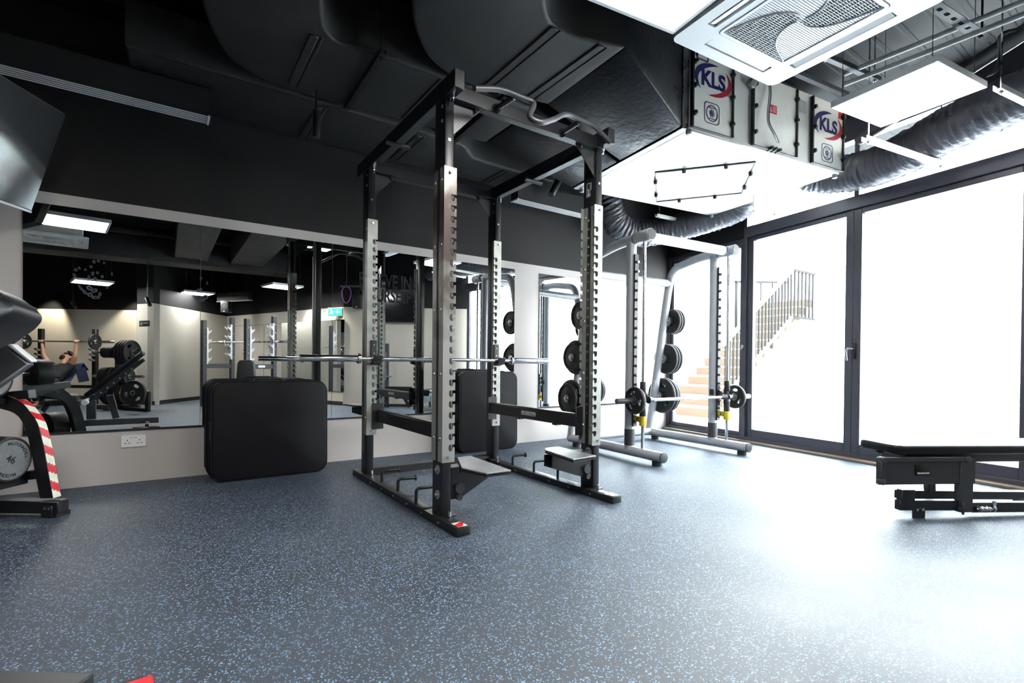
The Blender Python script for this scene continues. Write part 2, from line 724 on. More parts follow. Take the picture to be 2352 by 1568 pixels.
# black skirting along the far walls
b_ = MB()
for a, c in (((1.32, -10.1), (-.17, -7.75)), ((-.17, -7.75), (-.45, -8.17)), ((-.51, -9.72), (-5.1, -12.5)), ((3.05, -5.92), (1.32, -10.1))):
    a, c = V((*a, .04)), V((*c, .04))
    d = (c - a).normalized()
    n = V((d.y, -d.x, 0))
    b_.bar(a + n * .006, c + n * .006, .012, .08)
struct(b_.build('baseboard_front', 'black_matte', smooth=0))

# dark return beside the mirror wall's far end, above the narrow pane
b_ = MB()
b_.bar(gp(.0, 2.87, 0), gp(1.30, 2.87, 0), .14, .9)
struct(b_.build('wall_right', 'wall_two_tone_warm', smooth=0))
# glass front: fixed frames
def frame_rect(b_, s0, s1, z0, z1, w, dep=.07, o=0.0, mi=0, wb=None, wt=None):
    wb = wb or w
    wt = wt or w
    b_.bar(gp(s0 + w / 2, z0, o), gp(s0 + w / 2, z1, o), dep, w, up=GE, bev=.004, mi=mi)
    b_.bar(gp(s1 - w / 2, z0, o), gp(s1 - w / 2, z1, o), dep, w, up=GE, bev=.004, mi=mi)
    b_.bar(gp(s0 + w, z0 + wb / 2, o), gp(s1 - w, z0 + wb / 2, o), dep, wb, bev=.004, mi=mi)
    b_.bar(gp(s0 + w, z1 - wt / 2, o), gp(s1 - w, z1 - wt / 2, o), dep, wt, bev=.004, mi=mi)


def pane(s0, s1, z0, z1, o=0.0):
    b_ = MB()
    b_.bar(gp(s0, (z0 + z1) / 2, o), gp(s1, (z0 + z1) / 2, o), .006, z1 - z0)
    return b_


SEND = 4.60
# main structural frame: posts, transom and sill
b_ = MB()
b_.bar(gp(0.03, 0), gp(.03, CEIL), .12, .06, up=GE, bev=.004)
b_.bar(gp(1.305, 0), gp(1.305, CEIL), .12, .06, up=GE, bev=.004)
b_.bar(gp(2.56, 2.4), gp(2.56, CEIL), .06, .045, up=GE, bev=.004)
b_.bar(gp(0, 2.485), gp(SEND, 2.485), .13, .12, bev=.004)
b_.bar(gp(0, 2.40), gp(1.3, 2.40), .10, .07, bev=.004)
b_.bar(gp(0, CEIL - .1), gp(SEND, CEIL - .1), .12, .25, bev=.004)
b_.bar(gp(0, .03), gp(SEND, .03), .13, .06, bev=.004)
o = struct(b_.build('window_1', 'frame_alu', smooth=0))
pane(1.33, 2.54, 2.54, CEIL - .2).build('pane', 'clear_glass', o, 0)
pane(2.58, SEND, 2.54, CEIL - .2).build('pane', 'clear_glass', o, 0)
# narrow fixed light beside the corner
b_ = MB()
frame_rect(b_, .06, 1.275, .06, 2.37, .045)
o = struct(b_.build('window_2', 'frame_alu', smooth=0))
pane(.1, 1.235, .1, 2.33).build('pane', 'clear_glass', o, 0)
# two door leaves
b_ = MB()
frame_rect(b_, 1.335, 2.538, .05, 2.425, .07, dep=.06, wb=.10, wt=.05)
o = struct(b_.build('door_1', 'frame_alu', smooth=0))
pane(1.40, 2.47, .15, 2.38).build('pane', 'clear_glass', o, 0)
b_ = MB()
frame_rect(b_, 2.542, 3.84, .05, 2.425, .075, dep=.06, wb=.10, wt=.05)
o = struct(b_.build('door_2', 'frame_alu', smooth=0))
pane(2.61, 3.77, .15, 2.38).build('pane', 'clear_glass', o, 0)
h = MB()
h.bar(gp(2.565, .98, -.04), gp(2.565, 1.13, -.04), .02, .035, up=GE, bev=.004)
h.build('lock_plate', 'black_plastic', o)
h = MB()
h.cyl(gp(2.565, 1.075, -.04), gp(2.565, 1.075, -.095), .011)
h.tube(bend([gp(2.565, 1.075, -.09), gp(2.535, 1.075, -.10), gp(2.525, 1.03, -.10), gp(2.53, .96, -.09)], .02), .010)
h.build('door_handle', 'chrome', o)
b_ = MB()
frame_rect(b_, 3.845, 4.56, .05, 2.425, .075, dep=.06, wb=.10, wt=.05)
o = struct(b_.build('door_3', 'frame_alu', smooth=0))
pane(3.91, 4.50, .15, 2.38).build('pane', 'clear_glass', o, 0)
# small lock on the post
b_ = MB()
b_.bar(gp(1.30, 1.10, -.07), gp(1.30, 1.15, -.07), .02, .03, up=GE, bev=.003)
tag(b_.build('door_catch', 'steel'), 'small bright catch on the dark door post beside the stair view', 'catch')
# pale raised threshold and floor rail in front of the frames
b_ = MB()
b_.bar(gp(.0, .012, -.10), gp(SEND, .012, -.10), .10, .024, bev=.004)
struct(b_.build('trim_1', 'timber', smooth=0))
b_ = MB()
b_.bar(gp(.0, .03, -.045), gp(SEND, .03, -.045), .03, .05, bev=.003)
struct(b_.build('trim_2', 'steel', smooth=0))


# ------------------------------------------------------------------ outside
b_ = MB()
g0 = [gp(-3, -.03, .06), gp(9, -.03, .06), gp(9, -.03, 16), gp(-9, -.03, 16), gp(-9, -.03, 3)]
b_.quads(g0, [(4, 3, 2, 1, 0)])
struct(b_.build('floor_courtyard', 'stone_white', smooth=0))
# stair climbing away along +x, its open side towards the glass doors
ST0, STN, RUN, RISE = 7.95, 13, .275, .1835
SY0, SY1 = .62, 1.72
st = thing('outdoor_staircase', 'tiled outdoor staircase climbing beyond the glass doors', 'staircase', (ST0, 1.1, -.03))
b_ = MB()
tl = MB()
for i in range(STN):
    x0 = ST0 + i * RUN
    b_.box((x0 + (ST0 + STN * RUN + 1.2 - x0) / 2, (SY0 + SY1) / 2, i * RISE + RISE / 2 - .03), (ST0 + STN * RUN + 1.2 - x0, SY1 - SY0, RISE))
    tl.box((x0 - .006, (SY0 + SY1) / 2, i * RISE + RISE / 2 - .045), (.012, SY1 - SY0, RISE - .03))
    tl.box((x0 + RUN / 2, SY0 - .006, i * RISE + RISE / 2 - .045), (RUN, .012, RISE - .03))
b_.build('steps', 'stone_white', st, 0)
tl.build('riser_tiles', 'stair_tile', st, 0)


def rail_z(x):
    return (x - ST0) / RUN * RISE


rl = thing('stair_railing', 'dark metal bar railing along the sloping outdoor stair', 'railing', (ST0 + .3, SY0, 0))
b_ = MB()
b_.bar((ST0 + .2, SY0 - .05, rail_z(ST0 + .2) + 1.13), (ST0 + 2.62, SY0 - .05, rail_z(ST0 + 2.62) + 1.13), .06, .05)
b_.build('handrail', 'white_paint', rl)
b_ = MB()
b_.bar((ST0 + .2, SY0 - .05, rail_z(ST0 + .2) + .17), (ST0 + 2.62, SY0 - .05, rail_z(ST0 + 2.62) + .17), .05, .05)
b_.build('stringer', 'white_paint', rl)
for i in range(20):
    x = ST0 + .3 + i * .12
    b_ = MB()
    w_ = .07 if i % 7 == 6 else .045
    b_.bar((x, SY0 - .05, rail_z(x) + (.0 if i % 7 == 6 else .2)), (x, SY0 - .05, rail_z(x) + 1.1), .02, w_, up=(1, 0, 0))
    b_.build('baluster', 'railing_paint', rl, 0)
lr = thing('landing_railing', 'dark metal bar railing at the top landing outside', 'railing', (ST0 + 3, SY0, 1.7))
b_ = MB()
zt_ = rail_z(ST0 + 2.62)
b_.bar((ST0 + 2.66, SY0 - .05, zt_ + 1.13), (ST0 + 3.55, SY0 - .05, zt_ + 1.13), .05, .04)
b_.build('handrail', 'railing_paint', lr, 0)
b_ = MB()
b_.bar((ST0 + 2.66, SY0 - .05, zt_ + .16), (ST0 + 3.55, SY0 - .05, zt_ + .16), .05, .04)
b_.build('lower_rail', 'railing_paint', lr, 0)
for i in range(6):
    b_ = MB()
    x = ST0 + 2.72 + i * .155
    b_.bar((x, SY0 - .05, zt_ + .16), (x, SY0 - .05, zt_ + 1.12), .02, .05, up=(1, 0, 0))
    b_.build('baluster', 'railing_paint', lr, 0)
fr2 = thing('slim_railing', 'thin railing with slim bars on the far side of the outdoor stair', 'railing', (ST0 + 2.2, SY1, 1.5))
b_ = MB()
b_.bar((ST0 + 2.4, SY1 - .04, 2.75), (ST0 + 4.6, SY1 - .04, 2.95), .05, .05)
b_.build('handrail', 'railing_paint', fr2, 0)
for i in range(5):
    b_ = MB()
    x = ST0 + 2.43 + i * .5
    b_.bar((x, SY1 - .04, 1.45), (x, SY1 - .04, 2.76 + i * .045), .02, .07 if i == 0 else .02, up=(1, 0, 0))
    b_.build('baluster', 'railing_paint', fr2, 0)
# white boundary wall around the court
b_ = MB()
b_.box((14.2, -2.5, 1.7), (.2, 16, 3.5))
struct(b_.build('wall_courtyard', 'stone_white', smooth=0))
b_ = MB()
b_.box((9.6, 2.3, 2.0), (9.4, .2, 4.1))
struct(b_.build('wall_courtyard_side', 'stone_white', smooth=0))


def plant(name, c, h, n, label, cat, pot=True, spread=.5, wid=.03):
    t = thing(name, label, cat, c)
    if pot:
        b_ = MB(M.Translation(V(c)))
        b_.lathe([(0, 0), (.14, 0), (.19, .30), (.20, .34), (.17, .34), (.16, .29), (0, .29)])
        b_.build('pot', 'terracotta', t)
    b_ = MB(M.Translation(V(c)))
    for i in range(n):
        a = random.uniform(0, 2 * pi)
        tilt = random.uniform(.15, 1.15)
        L = h * random.uniform(.65, 1)
        base = V((0, 0, .3))
        prev = None
        d = V((cos(a), sin(a), 0))
        sd = V((-sin(a), cos(a), 0))
        for k in range(6):
            s = k / 5
            p = base + d * (L * s * sin(tilt)) * spread * 1.6 + V((0, 0, L * (s * cos(tilt * .7) - .45 * s * s * tilt)))
            w_ = wid * (1 - s) * (.4 + 1.4 * s) + .002
            cur = (p - sd * w_, p + sd * w_)
            if prev:
                b_.quads([prev[0], prev[1], cur[1], cur[0]], [(0, 1, 2, 3)])
            prev = cur
    b_.build('leaves', 'leaf', t)
    return t


plant('potted_palm', (6.75, -4.55, -.03), 1.15, 44, 'spiky green palm in a pot outside the glass doors', 'plant', spread=.55)
plant('potted_palm', (9.6, -3.0, -.03), .9, 30, 'pale green shrub growing by the far courtyard wall', 'plant', spread=.5)


# ------------------------------------------------------------------ mirrors
def mirror(name, x0, x1, z0, z1, label, grp=None):
    b_ = MB()
    b_.box(((x0 + x1) / 2, -.004, (z0 + z1) / 2), (x1 - x0 - .003, .006, z1 - z0), mi=0)
    o = b_.build(name, 'mirror', smooth=0)
    return tag(o, label, 'mirror')


mirror('wall_mirror', -.778, .234, .395, 1.958, 'wall mirror panel above the white double socket, leftmost of the row')
mirror('wall_mirror', .234, 1.24, .395, 1.958, 'wall mirror panel behind the wide black crash mat')
mirror('wall_mirror', 1.24, 2.24, .395, 1.958, 'wall mirror panel carrying the grey motivational lettering')
mirror('wall_mirror', 2.24, 3.236, .395, 1.958, 'wall mirror panel behind the narrow upright crash mat')
mirror('wall_mirror', 3.582, 4.60, .40, 1.95, 'wall mirror panel just right of the pale wall strip')
mirror('wall_mirror', 4.60, 5.60, .40, 1.95, 'wall mirror panel behind the silver bar machine, nearest the glass')
b_ = MB()
for x0, x1 in ((-.778, 3.236), (3.582, 5.60)):
    b_.box(((x0 + x1) / 2, -.006, .389), (x1 - x0, .012, .012))
struct(b_.build('trim_3', 'black_matte', smooth=0))
# mirror on the long wall behind the camera, and joints of more mirror, drawn on plain wall in place of its reflection
WVP = (V((3.05, 5.92, 0)), V((.9239, .3824, 0)))     # that wall's plane as it stands in the mirror
wd = (V((1.32, -10.1, 0)) - V((3.05, -5.92, 0))).normalized()
wn = V((wd.y, -wd.x, 0))
q0, q1 = rfl(at(791, 800, pl=WVP)), rfl(at(647, 800, pl=WVP))
q0.z = q1.z = 0
b_ = MB()
b_.bar(q0 + wn * .006 + V((0, 0, 1.03)), q1 + wn * .006 + V((0, 0, 1.03)), .006, 1.50)
tag(b_.build('far_mirror', 'mirror', smooth=0), 'mirror panel on the far wall, under the green exit sign', 'mirror')
b_ = MB()
for px_ in (606, 522.5):
    q = rfl(at(px_, 800, pl=WVP))
    b_.bar(V((q.x, q.y, .3)) + wn * .002, V((q.x, q.y, 1.75)) + wn * .002, .004, .008, up=wd)
q = rfl(at(523, 800, pl=WVP))
b_.bar(V((q.x, q.y, 1.775)) + wn * .002, V((q0.x, q0.y, 1.775)) + wn * .002, .004, .008)
struct(b_.build('trim_4', 'dark_grey', smooth=0))

# lettering stuck on the mirror
lt = thing('mirror_lettering', 'dark grey capital lettering stuck on the wall mirror behind the rack', 'lettering', (1.74, -.008, 1.6))
p0, p1 = at(826, 630, Y=-.009), at(944, 633, Y=-.009)
W_ = (p1 - p0).length
for ln, s_, y0, y1 in (('first_line', 'BELIEVE IN', 628, 661), ('second_line', 'YOURSELF', 662, 694)):
    c0, c1 = at(885, y0 + 1.0, Y=-.009), at(885, y1 + 1.0, Y=-.009)
    hh = (c0 - c1).length
    o = text(ln, s_, 1.0, M(), 'letter_grey', None, offset=.018, depth=.002)
    bb = [v.co for v in o.data.vertices]
    x0, x1 = min(v.x for v in bb), max(v.x for v in bb)
    y0_, y1_ = min(v.y for v in bb), max(v.y for v in bb)
    S_ = M.Diagonal((W_ / (x1 - x0), hh * .94 / (y1_ - y0_), 1, 1)) @ M.Translation((-(x0 + x1) / 2, -(y0_ + y1_) / 2, 0))
    mid = (c0 + c1) / 2
    mid.x = (p0.x + p1.x) / 2
    o.data.transform(tm(mid, (1, 0, 0), (0, 0, 1)) @ S_)
    o.parent = lt
    o.data.transform(world(lt).inverted())

# chalky hand marks on the mirror glass
def smudge(label, blobs):
    t = thing('hand_smudge', label, 'smudge', at(blobs[0][0], blobs[0][1], Y=-.009))
    for (px_, py_, rx, rz_, rot_) in blobs:
        p = at(px_, py_, Y=-.009)
        sc_ = (p - CAM).dot(CF) / FPX
        jit = [random.uniform(.75, 1.12) for _ in range(14)]
        ring = [(x_ * j_, y_ * j_) for (x_, y_), j_ in zip(circ(1, 14, 0, 0, rx * sc_, rz_ * sc_, rot_), jit)]
        inn = circ(1, 10, 0, 0, rx * sc_ * .28, rz_ * sc_ * .30, rot_)
        b_ = MB()
        b_.holed([ring, inn], .0006, tm(p, (1, 0, 0), (0, 0, 1)))
        b_.build('finger_mark', 'smudge', t, 0)
    return t


smudge('pale fingertip smudges on the left mirror panel above the bench', [
    (174, 619, 3, 4, .3), (182, 615, 2, 4, .4), (196, 619, 3, 3, 0), (209, 612, 3, 3.5, .3), (216, 601, 3, 4, 0), (226, 599, 3, 4, 0),
    (239, 604, 2, 3, 0), (171, 632, 3, 5, .5), (204, 637, 3, 5, 0), (213, 628, 3, 5, 0), (224, 626, 3, 4, 0), (235, 635, 3, 4, 0),
    (218, 640, 4, 4, 0), (257, 629, 1.5, 4, .1), (246, 661, 2.5, 3, 0), (185, 660, 3, 9, .5), (205, 661, 6, 6, 0), (216, 667, 7, 5, .3),
    (195, 671, 4, 6, .6), (207, 677, 5, 6, .7), (220, 683, 9, 4, .1), (229, 676, 3, 6, -.2)])
smudge('pale hand smudge across the seam of the two left mirror panels', [
    (456, 667, 4, 4, 0), (462, 664, 3, 3, 0), (452, 684, 5, 5, 0), (463, 687, 7, 6, .2), (472, 682, 6, 6, 0), (462, 640, 3, 4, 0), (476, 650, 2, 4, 0)])

# double socket
sk = thing('wall_socket', 'white double wall socket below the left mirror panel', 'socket', (-.182, 0, .30))
b_ = MB()
b_.prism(rrect(.147, .088, .006), .010, tm((-.182, 0, .303), (1, 0, 0), (0, 0, 1)) , bev=.002)
b_.build('plate', 'white_plastic', sk)
for dx in (-.012, .012):
    b_ = MB()
    b_.box((-.182 + dx, -.012, .331), (.016, .008, .012), bev=.002)
    b_.build('switch', 'white_slat', sk)
b_ = MB()
for dx in (-.036, .036):
    b_.box((-.182 + dx, -.0105, .311), (.005, .002, .009))
    b_.box((-.182 + dx - .011, -.0105, .290), (.009, .002, .005))
    b_.box((-.182 + dx + .011, -.0105, .290), (.009, .002, .005))
build_each(b_, 'pin_hole', 'black_matte', sk, 0)

# =================================================================== POWER RACK
XL, XR = 1.272, 2.421          # outer-left edges of the left and right uprights
UW, UD = .055, .126
YF, YB = -2.131, -.866
ZB, ZT = .045, 2.375
NP = 22
PZ0, PZ1 = .345, 1.99

rack = thing('power_rack', 'tall black four-post power rack with notched steel strips in the middle of the floor', 'power rack', (1.87, -1.5, 0))


def notch_web(wid, inner_left):
    """outline of a notched strip; slots open on the inner edge"""
    H = PZ1 - PZ0
    per = .0607
    z0 = .55 - PZ0 - .022
    pts = [(0, 0), (wid, 0)]
    for i in range(24):
        zz = z0 - .1214 + .0607 * i
        if zz < .03 or zz > H - .10:
            continue
        e, a, c = wid, wid * .84, wid * .52
        pts += [(e, zz + .020), (a, zz + .020), (a, zz + .010), (a - .004, zz), (c + .008, zz), (c, zz + .010), (c, zz + .030), (c + .006, zz + .037), (e, zz + .037)]
    pts += [(wid, H), (0, H)]
    if inner_left:
        pts = [(wid - p[0], p[1]) for p in pts][::-1]
    return pts


uprights = {}
for key, x0, yf, left in (('FL', XL, YF, True), ('RL', XL, YB, True), ('FR', XR, YF, False), ('RR', XR, YB, False)):
    b_ = MB()
    b_.box((x0 + UW / 2, yf + UD / 2, (ZB + ZT) / 2), (UW, UD, ZT - ZB), bev=.005, seg=2)
    up_ = b_.build('upright', 'black_satin', rack)
    uprights[key] = up_
    sgn = 1 if left else -1
    xo = x0 - .005 if left else x0 + UW + .005          # outer side
    web = .078
    for fb in ((0, 1) if yf == YF else (0,)):
        y = yf - .005 if fb == 0 else yf + UD
        b_ = MB()
        xs = xo if left else xo - web
        b_.prism(notch_web(web, not left), .005, tm((xs, y + (.005 if fb == 0 else .005), PZ0), (1, 0, 0), (0, 0, 1)))
        # side flanges
        yy = yf + .024 if fb == 0 else yf + UD - .020
        for xx in ((x0 - .0025), (x0 + UW + .0025)):
            if (left and xx > x0 + .03) or (not left and xx < x0 + .03):
                b_.box((xx, yy, (PZ0 + PZ1) / 2), (.0045, .040, PZ1 - PZ0 - .004))
            else:
                b_.box((xx, yy, (PZ0 + PZ1) / 2), (.0045, .050, PZ1 - PZ0 - .004))
        p_ = b_.build('notched_strip', 'zinc_rust' if key == 'FL' else 'zinc', up_, 30)
    # bolts through the strips
    b_ = MB()
    for k in range(5):
        z = PZ0 + .13 + k * (PZ1 - PZ0 - .2) / 4
        for yy in ((yf + .024, yf + UD - .022) if yf == YF else (yf + .024,)):
            for sx_ in (-1, 1):
                xx = x0 - .005 if sx_ < 0 else x0 + UW + .005
                b_.ball((xx, yy, z), .012, (.55, 1, 1), 10)
    for z in (PZ0 + .03, PZ1 - .03):
        b_.cyl((x0 + UW * .6, yf - .005, z), (x0 + UW * .6, yf - .017, z), .008, n=8)
    build_each(b_, 'bolt', 'steel', up_)
    b_ = MB()
    for z in ((.16, .30) if yf == YF else ()):
        b_.cyl((x0 - .001, yf + .05, z), (x0 - .007, yf + .05, z), .026, n=18)
        b_.cyl((x0 - .004, yf + .05, z), (x0 - .020, yf + .05, z), .009, n=10)
    for z in (2.25, 2.33):
        b_.ball((x0 - .001, yf + .035, z), .011, (.5, 1, 1), 10)
    b_.cyl((x0 + .028, yf - .001, 2.14), (x0 + .028, yf + .004, 2.14), .009, n=12)
    build_each(b_, 'washer', 'zinc', up_)

# number scale on the right front post
b_o = None
for i in range(23):
    z = .561 + i * .0607
    o = text('scale_number', str(i + 1), .017, tm((XR - .0008, YF + .070, z), (0, -1, 0), (0, 0, 1)), 'yellow_print', uprights['FR'], offset=.0004, depth=.0002)
# small pictogram at the top of that post
b_ = MB()
fm_ = tm((XR - .001, YF + .075, 2.085), (0, -1, 0), (0, 0, 1))
for (cx_, cy_, w_, h_) in ((-.016, .035, .002, .07), (.016, .035, .002, .07), (0, .069, .034, .003), (0, .004, .004, .03), (-.016, -.012, .003, .022), (.016, -.012, .003, .022), (-.006, -.014, .003, .02), (.006, -.014, .003, .02), (.026, .045, .003, .05)):
    b_.prism([(cx_ - w_ / 2, cy_ - h_ / 2), (cx_ + w_ / 2, cy_ - h_ / 2), (cx_ + w_ / 2, cy_ + h_ / 2), (cx_ - w_ / 2, cy_ + h_ / 2)], .0006, fm_)
b_.prism(circ(.005, 12, 0, .024), .0006, fm_)
b_.build('pictogram', 'white_print', uprights['FR'], 0)

# base beams with plate pegs
for bx, lx in ((1.283, 'l'), (2.418, 'r')):
    b_ = MB()
    b_.box((bx, -1.49, .0235), (.082, 1.735, .045), bev=.004, seg=2)
    for yy in (YF + UD / 2, YB + UD / 2):
        b_.box((bx + .008, yy, .048), (.11, .19, .006))
    bb_ = b_.build('base_beam', 'black_paint', rack)
    b_ = MB()
    for k in range(6):
        b_.cyl((bx - .041, -1.05 - k * .22, .024), (bx - .047, -1.05 - k * .22, .024), .007, n=8)
    for yy in (YF - .03, YB - .03):
        b_.cyl((bx + .02, yy, .05), (bx + .02, yy, .078), .009, n=8)
    build_each(b_, 'bolt', 'steel', bb_)
    b_ = MB()
    b_.box((bx + .006, -2.30, .0465), (.058, .075, .001))
    b_.prism([(-.029, -.035), (.0, -.035), (.029, .005), (.029, .035), (-.029, .0)], .0012, tm((bx + .006, -2.30, .047), (1, 0, 0), (0, 1, 0)), mi=1)
    b_.build('hazard_sticker', ['cream_tape', 'red_tape'], bb_, 0)
    for k in range(3):
        y = -1.17 - k * .295
        b_ = MB()
        s_ = 1
        b_.tube(bend([(bx, y, .04), (bx, y, .125), (bx + .115 * s_, y - .02, .125)], .025), .0105)
        b_.cyl((bx + .112 * s_, y - .02, .125), (bx + .120 * s_, y - .021, .125), .020, n=18)
        b_.build('plate_peg', 'black_satin', bb_)
# rear base crossbar
b_ = MB()
b_.bar((1.30, -.80, .05), (2.43, -.80, .05), .06, .055, bev=.004)
for k in range(4):
    b_.cyl((1.55 + k * .25, -.831, .05), (1.55 + k * .25, -.836, .05), .008, n=8)
b_.build('rear_crossbar', 'black_paint', rack)
# top side beams
for x0 in (XL, XR):
    b_ = MB()
    b_.bar((x0 + UW / 2, -2.235, 2.425), (x0 + UW / 2, -.60, 2.425), .06, .10, bev=.003)
    t_ = b_.build('top_side_beam', 'black_satin', rack)
    b_ = MB()
    b_.box((x0 + UW / 2, -2.238, 2.425), (.061, .010, .101), bev=.003)
    b_.build('end_cap', 'black_plastic', t_)
    b_ = MB()
    b_.cyl((x0 - .06, -1.38, 2.375), (x0 + .11, -1.38, 2.375), .018, n=14)
    b_.build('stub_handle', 'black_satin', t_)
    b_ = MB()
    for yy in (YF - .03, YB - .03):
        b_.cyl((x0 + .028, yy, 2.33), (x0 + .028, yy, 2.376), .008, n=8)
        b_.cyl((x0 + .028, yy, 2.355), (x0 + .028, yy, 2.366), .014, n=6)
    build_each(b_, 'bolt', 'chrome', t_)
# top crossbars
for y, nm in ((YF + .02, 'front'), (YB + .10, 'rear')):
    b_ = MB()
    b_.bar((XL + UW, y, 2.41), (XR, y, 2.41), .055, .085, bev=.003)
    b_.build('top_crossbar', 'black_satin', rack)
# corner gussets
for x0, s_ in ((XL + UW, 1), (XR, -1)):
    for y in (YF + .02, YB + .06):
        b_ = MB()
        b_.prism([(0, 0), (.17 * s_, 0), (.17 * s_, -.012), (.0, -.19)][::s_], .006, tm((x0, y, 2.366), (1, 0, 0), (0, 0, 1)))
        b_.box((x0 + .085 * s_, y - .02, 2.364), (.17, .06, .005))
        b_.cyl((x0 + .14 * s_, y - .02, 2.335), (x0 + .14 * s_, y - .02, 2.366), .007, n=8)
        b_.build('gusset', 'black_satin', rack)
# pull-up bar, bent like an ox yoke, out in front of the crossbar
pp = [at(1090, 203, Y=-2.35), at(1148, 206, Y=-2.35), at(1200, 225, Y=-2.35), at(1226, 238, Y=-2.36), at(1217, 268, Y=-2.40), at(1244, 281, Y=-2.42),
      at(1272, 274, Y=-2.40), at(1302, 263, Y=-2.36), at(1345, 281, Y=-2.35), at(1366, 292, Y=-2.35), at(1400, 326, Y=-2.35)]
b_ = MB()
b_.tube(smooth_path(pp, 6), .0155, n=14)
pu = b_.build('pull_up_bar', 'graphite', rack)
for (ax, ay), (bx_, by_) in (((1140, 249), (1182, 223)), ((1291, 305), (1330, 281))):
    b_ = MB()
    b_.cyl(at(ax, ay, Y=YF - .01), at(bx_, by_, Y=-2.342), .015, n=12)
    b_.cyl(at(ax, ay, Y=YF - .005), at(ax, ay, Y=YF - .02), .027, n=14)
    b_.build('bar_stub', 'black_satin', pu)
# safety bars hooked on the inner sides
for x, z, s_ in ((1.365, .488, 1), (2.385, .505, -1)):
    b_ = MB()
    b_.bar((x, YF + .11, z), (x, YB + .02, z), .046, .085, bev=.003)
    b_.bar((x, YF + .11, z + .046), (x, YB + .02, z + .046), .036, .008)
    sf = b_.build('safety_bar', 'black_paint', rack)
    for y in (YB + .01, YF + .13):
        b_ = MB()
        b_.box((x - s_ * .012, y - .02, z), (.09, .012, .20), bev=.003)
        b_.cyl((x - s_ * .01, y - .028, z - .075), (x - s_ * .01, y - .018, z - .075), .012, n=10)
        b_.cyl((x - s_ * .01, y - .028, z + .07), (x - s_ * .01, y - .018, z + .07), .010, n=10)
        b_.build('hook_bracket', 'black_satin', sf)
    if s_ < 0:
        mt_ = tm((x - .0245, -1.46, z + .004), (0, -1, 0), (0, 0, 1))
        text('badge_text', 'TECHNOGYM', .030, mt_, 'logo_white', sf, offset=.0012, depth=.0003)
        b_ = MB()
        b_.holed([rrect(.19, .032, .010), rrect(.184, .026, .008)], .0006, mt_)
        b_.build('badge_outline', 'logo_white', sf, 0)
        b_ = MB()
        for yy in (-1.32, -1.78):
            b_.box((x, yy, z - .044), (.052, .05, .02), bev=.003)
        build_each(b_, 'stop', 'black_plastic', sf)
# bar hooks that carry the barbell
BARZ = .9235
for x in (XL + .046, XR + .010):
    hk = MB()
    y0 = YB - .012
    hk.box((x, y0, BARZ + .075), (.052, .014, .14), bev=.005)
    hk.bar((x, y0, BARZ + .03), (x + .003, y0 - .03, BARZ - .03), .046, .012, up=(0, 1, 0), bev=.003)
    hk.bar((x, y0 - .018, BARZ - .034), (x, y0 - .085, BARZ - .022), .070, .022, bev=.004)
    hk.bar((x, y0 - .075, BARZ - .034), (x, y0 - .10, BARZ + .028), .070, .014, up=(0, 1, .3), bev=.003)
    h_ = hk.build('bar_hook', 'black_plastic', rack)
    b_ = MB()
    for z in (BARZ + .045, BARZ + .11):
        b_.cyl((x, y0 - .006, z), (x, y0 - .010, z), .006, n=8)
    build_each(b_, 'rivet', 'chrome', h_)
# step platforms bolted to the front posts
for s_, poly, bxs in ((1, [(1.463, -1.95), (1.557, -1.955), (1.53, -2.43), (1.375, -2.425), (1.335, -2.24)], (1.335, 1.53)),
                      (-1, [(2.078, -2.03), (2.13, -1.965), (2.245, -1.965), (2.225, -2.36), (2.02, -2.375)], (2.12, 2.415))):
    b_ = MB()
    b_.prism(poly, .009, M.Translation((0, 0, .322)), bev=.002)
    sp_ = b_.build('step_plate', 'tread_steel', rack, 30)
    b_ = MB()
    b_.prism([(p[0] + .004, p[1] + .004) for p in poly], .010, M.Translation((0, 0, .308)))
    b_.build('rubber_pad', 'black_rubber', sp_, 30)
    b_ = MB()
    xa, xb = bxs
    far, near = (xb, xa) if s_ > 0 else (xa, xb)
    for yy in (YF + .02, YF + .10):
        pl_ = [(near, .30), (near, .13), (near + s_ * .06, .13), (far + s_ * .05, .225), (far + s_ * .05, .30)]
        if s_ < 0:
            pl_ = pl_[::-1]
        b_.prism(pl_, .008, tm((0, yy, 0), (1, 0, 0), (0, 0, 1)))
    b_.box(((xa + xb) / 2, YF + .055, .295), (abs(xb - xa), .09, .03))
    br = b_.build('step_bracket', 'black_paint', sp_, 30)
    b_ = MB()
    b_.cyl((near + s_ * .05, YF - .005, .19), (near + s_ * .05, YF + .02, .19), .030, n=20)
    b_.cyl((near + s_ * .045, YF - .01, .14), (near + s_ * .045, YF + .02, .14), .018, n=14)
    b_.cyl((near + s_ * .07, YF - .0, .285), (near + s_ * .07, YF + .02, .285), .012, n=12)
    build_each(b_, 'knob', 'graphite', br)


